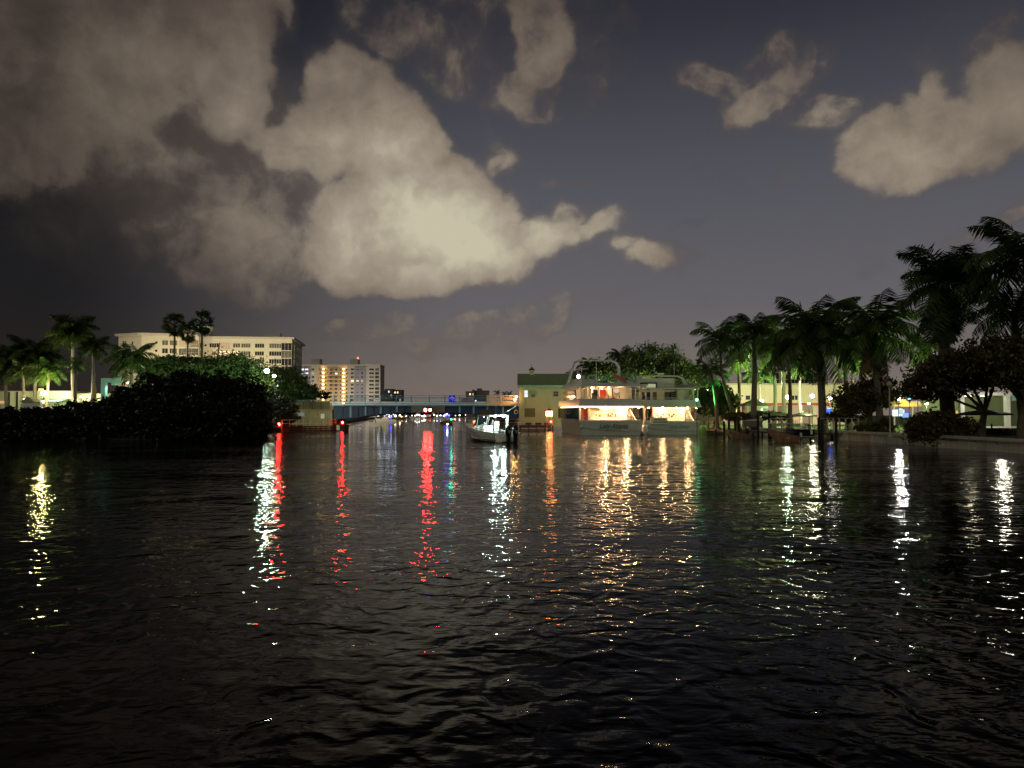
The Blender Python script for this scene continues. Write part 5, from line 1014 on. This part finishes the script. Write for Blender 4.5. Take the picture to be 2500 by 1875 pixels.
box_thing('shop_counter','amber lit shop counter under the pink and white sign','stall',1940,1962,1019,1026,127,1.,G_((1,.62,.22),.8))
box_thing('ticket_booth','pale lit ticket booth behind the leaning coconut palm','booth',1770,1800,998,1018,124,2,M['yard'])
# far side of the park: signs and stalls seen under the dark trees
box_thing('round_sign_stall','stall with glowing white blue front beneath the gold eave','stall',2188,2208,1000,1016,120,1.2,G_((.8,.9,1),1.5))
t=thing('round_sign','round pale sign with four dark bars above the white blue stall','sign',(at(2199,1005,119).x,119,.9)); z=Z(1005,119)-.9; MB().yprism([(.52*math.cos(i*PI/9),z+.52*math.sin(i*PI/9)) for i in range(18)],0,.06).build('disc',G_((.75,1,.92),1.1),t)
for i in range(4): MB().box(-.38,.38,-.03,-.003,z-.3+i*.17,z-.24+i*.17).build('bar',M['dark'],t)
MB().tube([(0,.09,0),(0,.09,z)],.04,5).build('pole',M['dark'],t)
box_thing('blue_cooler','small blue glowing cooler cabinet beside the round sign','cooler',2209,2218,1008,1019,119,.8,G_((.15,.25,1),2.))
t=thing('gold_pavilion','gold lit pavilion with small gable above the round sign','pavilion',(at(2215,1000,135).x,135,.9)); z=Z(991,135)-.9; k=135/F_PX
MB().box(-2.3,4.6,0,.5,z-.1,z+.35).build('eave_beam',M['yellow'],t); MB().yprism([(-1.6,z+.36),(.2,z+.36),(-.7,z+1.5)],-.1,4).build('gable',M['yellow'],t); MB().box(.5,2.4,.1,3,z+.36,z+.8).build('roof_lantern',G_((1,.7,.25),.9),t)
for x in(-2.2,1.,4.4): MB().box(x-.1,x+.1,.05,.25,0,z-.1).build('post',M['rail'],t)
plight(t,(0,-1.5,z+.9),300,(1,.75,.25),.2,160,(0,1,0))
# cafe building at the far end of the park
cb=thing('cafe_building','white framed cafe building with wide openings behind the ficus trees','building',(0,0,0)); CDp=84.
def cx_(px): return at(px,1000,CDp).x
zc=lambda py: Z(py,CDp)
MB().box(cx_(2340),cx_(2760),CDp,CDp+8,zc(965.5),zc(958)).build('roof_beam',M['white'],cb)
for px in(2350,2462,2530,2620): MB().box(cx_(px-5),cx_(px+5),CDp-.02,CDp+.5,.85,zc(965.6)).build('column',M['white'],cb)
MB().box(cx_(2345),cx_(2760),CDp+7.6,CDp+8,.85,zc(965.6)).build('rear_wall',M['roof'],cb); MB().box(cx_(2382),cx_(2760),CDp-.1,CDp+.45,zc(1045),zc(1041)).build('bench_ledge',M['white'],cb)
MB().box(cx_(2382),cx_(2760),CDp,CDp+.4,.8,zc(1045.2)).build('plinth',M['redt'],cb)
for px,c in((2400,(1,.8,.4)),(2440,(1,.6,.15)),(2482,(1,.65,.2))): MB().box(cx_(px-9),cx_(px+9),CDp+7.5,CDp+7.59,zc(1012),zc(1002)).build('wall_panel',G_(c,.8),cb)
MB().box(cx_(2470),cx_(2485),CDp-.06,CDp-.03,zc(978),zc(963)).build('teal_banner',M['teal'],cb)
for px in(2375,2420): MB().box(cx_(px)-.25,cx_(px)+.25,CDp+1,CDp+1.5,zc(967.2),zc(966)).build('ceiling_lamp',G_((1,.9,.7),5),cb)
plight(cb,(cx_(2400),CDp-3.2,zc(990)),420,(1,.93,.72),.3); plight(cb,(cx_(2420),CDp+4,zc(975)),60,(1,.88,.6),.3); plight(cb,(cx_(2540),CDp+3,zc(975)),60,(1,.88,.6),.3)  # the light before the front is added, without a lamp, for beam and columns
canopy_umbrella('wide navy umbrella over the terrace of the white cafe',2402,998,78,62,12,'navy')
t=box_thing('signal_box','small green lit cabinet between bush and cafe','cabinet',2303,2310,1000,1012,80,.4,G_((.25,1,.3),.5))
v=at(2220,972,112); lamp_post(v.x,v.y,.9,v.z,.16,(.06,1,.3),22,'small green lamp among dark leaves above the gold pavilion')

# ================================================================ east park lamps
for (px,py,D,r,c,L,pt,lb) in (
 (1859,980.5,112,.30,(1,.74,.40),460,6000,'warm white globe lamp right of the kiosk roof, brightest in the park'),
 (1923,969.5,116,.28,(.72,1,.62),460,6500,'greenish white globe lamp in front of the yellow building'),
 (1983,967,118,.27,(1,.92,.6),260,6000,'pale yellow globe lamp before the thick dark palm trunk'),
 (2043,978,116,.34,(1,.97,.75),60,6500,'large cream globe lamp shining through the leaves past the blue stall'),
 (2026,972,120,.3,(1,.95,.7),25,4000,'cream globe lamp half behind the thick dark palm trunk'),
 (1860.,1000,100,.1,(1,.9,.7),8,0,'tiny lamp low beside the kiosk wall'),
 (2193,974,108,.26,(1,.96,.9),330,2500,'white lamp just beside the unlit lamp post'),
 (1729,952,112,.12,(1,1,.9),30,0,'tiny white lamp in the dark green tree by the yachts'),
 (2300,968,100,.10,(1,1,.9),12,0,'tiny white lamp under the ficus canopy')):
    if lb.startswith('warm white'): lb='warm white globe lamp beside the kiosk roof, brightest in the park'
    v=at(px,py,D); lamp_post(v.x,v.y,.9,v.z,r,c,L,lb,point=pt,up=15000 if pt>5000 else (5000 if pt==2500 else 0),upc=(.78,1,.34),down=1600 if pt>5000 else 500 if pt else 0)
v=at(2171,938,66); lamp_post(v.x,v.y,.86,v.z,.22,(1,.8,.5),0,'unlit tan lamp post on the promenade before the round sign',lit=False,pole=.07)
for (px,py,D,pt,c,lb) in ((1700,1000,120,2600,(.9,1,.5),'yellow lamp standing behind the stern of the unlit yacht'),(1570,952,131,1900,(1,.95,.42),'park lamp behind the excursion yachts below the tall tree'),(1470,952,138,1500,(1,.95,.42),'park lamp behind the excursion yachts near the bridge house'),(1795,985,126,5000,(.9,1,.5),'park lamp behind the curved coconut trunk'),(2240,960,98,3600,(.85,1,.4),'park lamp behind the tall dark royal palm'),(2120,985,112,5500,(.85,1,.35),'park lamp behind the coconut bearing palm'),(2078,972,93,1200,(.8,1,.35),'park lamp deep in the leaves of the crooked ficus'),(1975,985,100,1200,(.85,1,.4),'park lamp directly behind the massive dark palm trunk'),(2262,985,84,1500,(.9,1,.45),'park lamp behind the big black bush')):
    v=at(px,py,D); lamp_post(v.x,v.y,.9,v.z,.2,c,6,lb,point=pt,up=pt*.9,upc=(.7,1,.3),down=1500)  # lamps added out of view to light trees, palms and lawn

# ================================================================ east park palms and trees
P_('curved coconut palm nearest the yachts, trunk leaning towards the water',1757,832,99,78,'coco',base_px=1806,seed=101,trunk=.17,n=20,bow=(-.7,0))
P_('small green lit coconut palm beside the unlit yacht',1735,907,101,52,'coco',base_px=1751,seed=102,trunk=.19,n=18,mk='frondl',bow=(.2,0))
P_('dark coconut palm over the kiosk with thick trunk',1842,815,97,88,'coco',base_px=1838,seed=103,trunk=.30,n=25)
P_('slender green lit palm trunk just past the kiosk palm',1886,872,104,58,'royal',base_px=1888,seed=104,trunk=.22,n=16)
P_('green lit palm trunk in front of the yellow wall',1912,862,108,60,'royal',base_px=1914,seed=105,trunk=.24,n=16)
P_('massive dark coconut palm with hanging fronds before the blue stall',1990,812,88,125,'coco',base_px=2008,seed=106,trunk=.36,n=32,skirt=6)
P_('pale green trunked palm behind the massive dark one',2046,862,106,60,'royal',base_px=2036,seed=107,trunk=.24,n=15)
P_('shaggy dark palm bearing orange coconuts beside the unlit lamp post',2138,800,83,120,'coco',base_px=2152,seed=108,trunk=.30,n=27,cocos=True,skirt=12)
P_('tall black royal palm standing above the ficus canopy',2308,735,70,128,'royal',base_px=2318,seed=109,trunk=.5,n=22,skirt=14)
P_('nearest tall palm with feathery drooping fronds above the end ficus',2508,632,60,172,'coco',base_px=2545,seed=110,trunk=.4,n=24)
P_('second feathery palm behind the edge palm',2475,760,66,125,'coco',base_px=2500,seed=111,trunk=.3,n=20)
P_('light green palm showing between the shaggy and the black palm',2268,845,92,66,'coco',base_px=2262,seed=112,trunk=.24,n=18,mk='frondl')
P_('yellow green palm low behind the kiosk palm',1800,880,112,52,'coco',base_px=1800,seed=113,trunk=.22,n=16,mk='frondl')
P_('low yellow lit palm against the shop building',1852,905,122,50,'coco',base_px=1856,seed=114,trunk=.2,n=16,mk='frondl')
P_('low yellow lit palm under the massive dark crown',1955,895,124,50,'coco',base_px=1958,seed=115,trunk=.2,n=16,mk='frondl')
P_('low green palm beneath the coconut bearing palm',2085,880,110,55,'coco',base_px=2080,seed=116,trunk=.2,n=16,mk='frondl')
P_('tall palm peeking over the arch of the bright yacht',1517,872,146,46,'coco',base_px=1520,seed=117,trunk=.25,n=20)
P_('palm behind the helm of the bright yacht',1440,893,143,40,'coco',base_px=1446,seed=118,trunk=.22,n=18)
P_('low palm next to the cupola end of the bridge house roof',1398,915,150,24,'coco',base_px=1402,seed=119,trunk=.2,n=14)
P_('dark palm between the massive one and the coconut bearing one',2066,815,92,92,'coco',base_px=2075,seed=120,trunk=.22,n=18)
P_('dark palm whose crown fills the gap over the green trunks',1922,855,94,85,'coco',base_px=1927,seed=121,trunk=.2,n=18)
E1=[('large leafy tree behind the bright yacht lit yellow green',(1600,138),[bb(1600,875,139,60,38),bb(1560,900,140,50,40),bb(1640,905,138,50,40),bb(1590,930,138,100,30)],20000,.24,'leafg'),
 ('leafy tree between the two yachts and the green lamp',(1680,132),[bb(1672,915,133,38,34),bb(1690,945,131,45,34),bb(1650,950,132,50,28)],13000,.23,'leafg'),
 ('round shrub tree behind the helm house of the bright yacht',(1480,142),[bb(1480,915,143,60,30),bb(1440,925,143,45,24)],5000,.3,'leafg'),
 ('rounded dark green tree beside the green dock lamp',(1745,110),[bb(1745,975,110,46,38),bb(1770,985,110,34,34),bb(1725,990,109,30,26)],8000,.24,'leafg'),
 ('small crooked ficus between the cream globe lamp and the shaggy palm',(2118,84),[bb(2100,972,84,58,34),bb(2140,960,85,50,36),bb(2075,990,83,36,24)],9000,.2,'leaff'),
 ('spreading ficus with tangled branches over the cafe terrace',(2395,66),[bb(2330,908,66,90,46),bb(2420,895,65,100,52),bb(2270,945,68,70,36)],12000,.2,'leaff'),
 ('dense ficus at the edge of the park rising to the feathery palm',(2490,60),[bb(2490,880,60,90,56),bb(2550,900,58,90,50),bb(2430,870,62,60,50)],12000,.2,'leaff')]
for i,(lb,(px,D),bl_,n,sz,m) in enumerate(E1):
    b=at(px,1000,D); tree(lb,(b.x,b.y,.85),bl_,n,sz,M[m],seed=70+i,trunk=.32 if D>100 else .28,name='leafy_tree' if D>100 else 'ficus_tree',lean=(.3,0))
for i,(lb,(px,D),bl_,n) in enumerate([('big black bush on the promenade behind the seawall',(2285,64),[bb(2250,1045,64,42,34),bb(2300,1040,65,45,38),bb(2345,1050,64,36,30)],8000),
  ('round dark bush at the foot of the crooked ficus',(2118,80),[bb(2118,1048,80,30,14),bb(2160,1040,82,26,20)],2500),
  ('low spiky dark bush beyond the dock rail',(2050,86),[bb(2045,1018,88,42,13),bb(2090,1015,88,24,12)],2500),
  ('dark hedge behind the pilings next to the leaning palm',(1840,98),[bb(1800,1018,98,40,10),bb(1850,1016,99,38,11),bb(1900,1018,99,30,9)],3500),
  ('reddish low planting under the white cafe ledge',(2420,74),[bb(2410,1055,74,50,10),bb(2470,1056,73,40,9)],2500)]):
    b=at(px,1000,D); t=thing('bush',lb,'bush',(b.x,b.y,.86)); loc=[(q[0]-b.x,q[1]-b.y,q[2]-.86,q[3],q[4],q[5]) for q in bl_]; link('foliage',leaves(loc,n,.16,M['leaff'],90+i),t); MB().tube([(0,0,0),(0,0,1.)],.08,5).build('stem',M['bark'],t)

# ================================================================ docks, pilings, small boats
dk=thing('boat_dock','low timber dock in front of the lawn between yacht and seawall','dock',(0,0,0))
MB().prism([(at(1722,1050,107).x,107),(at(1790,1050,99).x,97.5),(at(2095,1050,84).x,82.),(35.5,83.6),(at(1790,1050,99).x+1.2,99.8),(at(1722,1050,107).x+.8,108.8)],.5,.68).build('dock_boards',M['dock'],dk)
a=Vector((at(1790,1050,99).x,97.5,0)); b=Vector((at(2095,1050,84).x,82.,0))
for i in range(14):
    p=a.lerp(b,i/13); MB().tube([(p.x,p.y+.2,-1),(p.x,p.y+.2,.49)],.13,6).build('dock_post',M['pile'],dk)
MB().box(at(1722,1050,107).x,at(1800,1050,107).x,106.4,106.55,.2,.67).build('fascia',M['brownw'],dk)
pil=[(1747,1000+22,1062,103),(1768,1030,1070,96),(1780,1024,1068,97),(1795,1008,1058,98),(1803,1020,1060,95),(1818,1015,1058,96),(1851,1012,1060,95),(1878,1010,1060,96),(2000,1022,1085,80),(2008,1026,1088,78),(2042,1020,1090,77)]
wh=['nearest the hull of the unlit yacht','first of three before the small skiff bow','second of three before the small skiff bow','third of three before the small skiff bow','behind the small skiff stern','beside the white fish table','behind the larger skiff bow','at the head of the larger skiff','first of the close pair beside the lawn','second of the close pair beside the lawn','standing alone at the end of the dock rail']
for i,(px,py0,py1,D) in enumerate(pil):
    a_=at(px,py1,D); z=Z(py0,D); t=thing('piling','dark mooring piling '+wh[i],'piling',(a_.x,a_.y,-1),group='mooring pilings at the park dock'); MB().tube([(0,0,0),(0,0,z+1)],.15,8).build('post',M['pile'],t); MB().tube([(0,0,z+1.001),(0,0,z+1.14)],[.17,.05],8).build('cap',M['dark'],t)
def railing(label,p0,p1,z0,h,n,m='rail'):
    a=Vector((p0[0],p0[1],z0)); b=Vector((p1[0],p1[1],z0)); t=thing('dock_railing',label,'railing',a); d=b-a
    for z in(h,h*.55): MB().tube([(0,0,z),(d.x,d.y,z)],.035,5).build('rail',M[m],t)
    for i in range(n+1): q=d*i/n; MB().box(q.x-.06,q.x+.06,q.y-.06,q.y+.06,0,h).build('post',M[m],t)
    return t
def g2(px,D): v=at(px,1000,D); return (v.x,D)
railing('pale railing along the dock beyond the lone piling',g2(2005,86),g2(2095,81),.7,1.65,6)
railing('pale dock railing between the pilings beside the fish table',g2(1880,93),g2(1935,91),.68,1.6,4)
railing('pale dock railing behind the small skiff',g2(1752,104),g2(1835,100),.68,1.5,6)
railing('sloping pale gangway rail beside the unlit yacht',g2(1714,110),g2(1748,106),.7,1.1,3)
t=thing('fish_table','grey white cleaning table with sloping lid on the dock','table',(*g2(1835,95.5),.68)); MB().box(-1.1,1.1,-.4,.4,.55,1.25).build('cabinet',M['curtain'],t); MB().hexa([(-1.2,-.5,1.26),(1.2,-.5,1.26),(1.2,.5,1.26),(-1.2,.5,1.26)],[(-1.2,-.5,1.3),(1.2,-.5,1.62),(1.2,.5,1.62),(-1.2,.5,1.3)]).build('lid',M['rail'],t)
for x in(-1,1):
    for y in(-.3,.3): MB().box(x-.05,x+.05,y-.05,y+.05,0,.55).build('leg',M['rail'],t)
for i,(px,D,lb) in enumerate(((1905,90,'pale slatted dock bench beside the pale railing'),(1950,88,'grey dock bench behind the larger skiff'),)):
    t=thing('dock_bench',lb,'bench',(*g2(px,D),.68)); 
    for y in(-.2,0,.2): MB().box(-1.3,1.3,y-.08,y+.08,.45,.5).build('seat_slat',M['rail'],t)
    for z in(.7,.92): MB().box(-1.3,1.3,.3,.36,z,z+.12).build('back_slat',M['rail'],t)
    for x in(-1.2,1.2): MB().box(x-.05,x+.05,-.25,.36,0,.95).build('leg',M['dark'],t)
t=thing('equipment_rack','dark low equipment rack with pale frame at the dock edge','rack',(*g2(1958,80),.1))
for z in(.35,1.35): MB().tube([(-1.7,0,z),(1.6,0,z)],.045,5).build('rail',M['rail'],t)
for x in(-1.7,1.6): MB().tube([(x,0,-.8),(x,0,1.36)],.05,5).build('post',M['rail'],t)
MB().box(-1.5,1.4,.3,1.4,.2,1.1).build('crate',M['black'],t); MB().tube([(-.2,-.15,.3),(-.2,-.15,.75)],.12,8).build('fender',M['white'],t); MB().tube([(.9,-.15,.6),(.9,-.15,1.1)],.12,8).build('fender',M['white'],t)
hullp=mat('reflecting_brown_hull',(.45,.27,.17),.35,vary=.6,vs=2.6)  # mottled colour stands in for reflected light playing on the hulls
M['brownw']=hullp
def skiff(label,pxb,pyb,D,L,rz,W,h,rail=False):
    """open boat with its bow at the given spot"""
    v=at(pxb,pyb,D); t=thing('skiff',label,'boat',(v.x-math.cos(rz)*L,D-math.sin(rz)*L,0),rz); mb=MB(); n=11; lo=[];hi=[]
    for i in range(n):
        u=i/(n-1); w=W/2*(1-u**2.8); lo.append((L*.66*u,w*.66,-.25+.3*u**4)); hi.append((L*u,w,h*(.42+.58*u**1.5)))
    lo_=lo+[(x,-y,z) for x,y,z in lo[::-1][1:]]; hi_=hi+[(x,-y,z) for x,y,z in hi[::-1][1:]]; k=len(lo_)
    mb.add(lo_+hi_,[tuple(range(k))]+[(i+k,(i+1)%k+k,(i+1)%k,i) for i in range(k)]); mb.build('hull',M['brownw'],t)
    mb=MB(); inn=[(x*.97+.05,y*.86,z-.02) for x,y,z in hi_]; out=[(x,y*1.04,z+.05) for x,y,z in hi_]
    mb.add(out+inn,[(i,(i+1)%k,(i+1)%k+k,i+k) for i in range(k)]); mb.build('gunwale',M['hullg'],t)
    MB().box(L*.3,L*.42,-W*.4,W*.4,.35,.5).build('thwart',M['hullg'],t); MB().hexa([(L*.05,-W*.2,.3),(L*.2,-W*.2,.3),(L*.2,W*.2,.3),(L*.05,W*.2,.3)],[(L*.08,-W*.2,h),(L*.15,-W*.2,h),(L*.15,W*.2,h),(L*.08,W*.2,h)]).build('console',M['dark'],t)
    if rail: MB().tube([(L*.98,0,h+.08),(L*.84,0,.1)],.05,5).build('bow_strake',M['rail'],t); MB().ball((L*1.0,0,h+.12),.1,7,5).build('bow_light',M['white'],t)
    MB().tube([(-.45,0,-.5),(-.35,0,.5),(-.3,0,.95)],[.09,.14,.16],8).build('outboard',M['black'],t); return t
skiff('small skiff with pale bow strake and mottled brown hull by the three pilings',1775,1049,90,3.2,R(212),1.7,.95,True)
skiff('larger skiff with mottled orange brown hull moored before the bench',1868,1047,77,3.7,R(205),2.1,1.35)
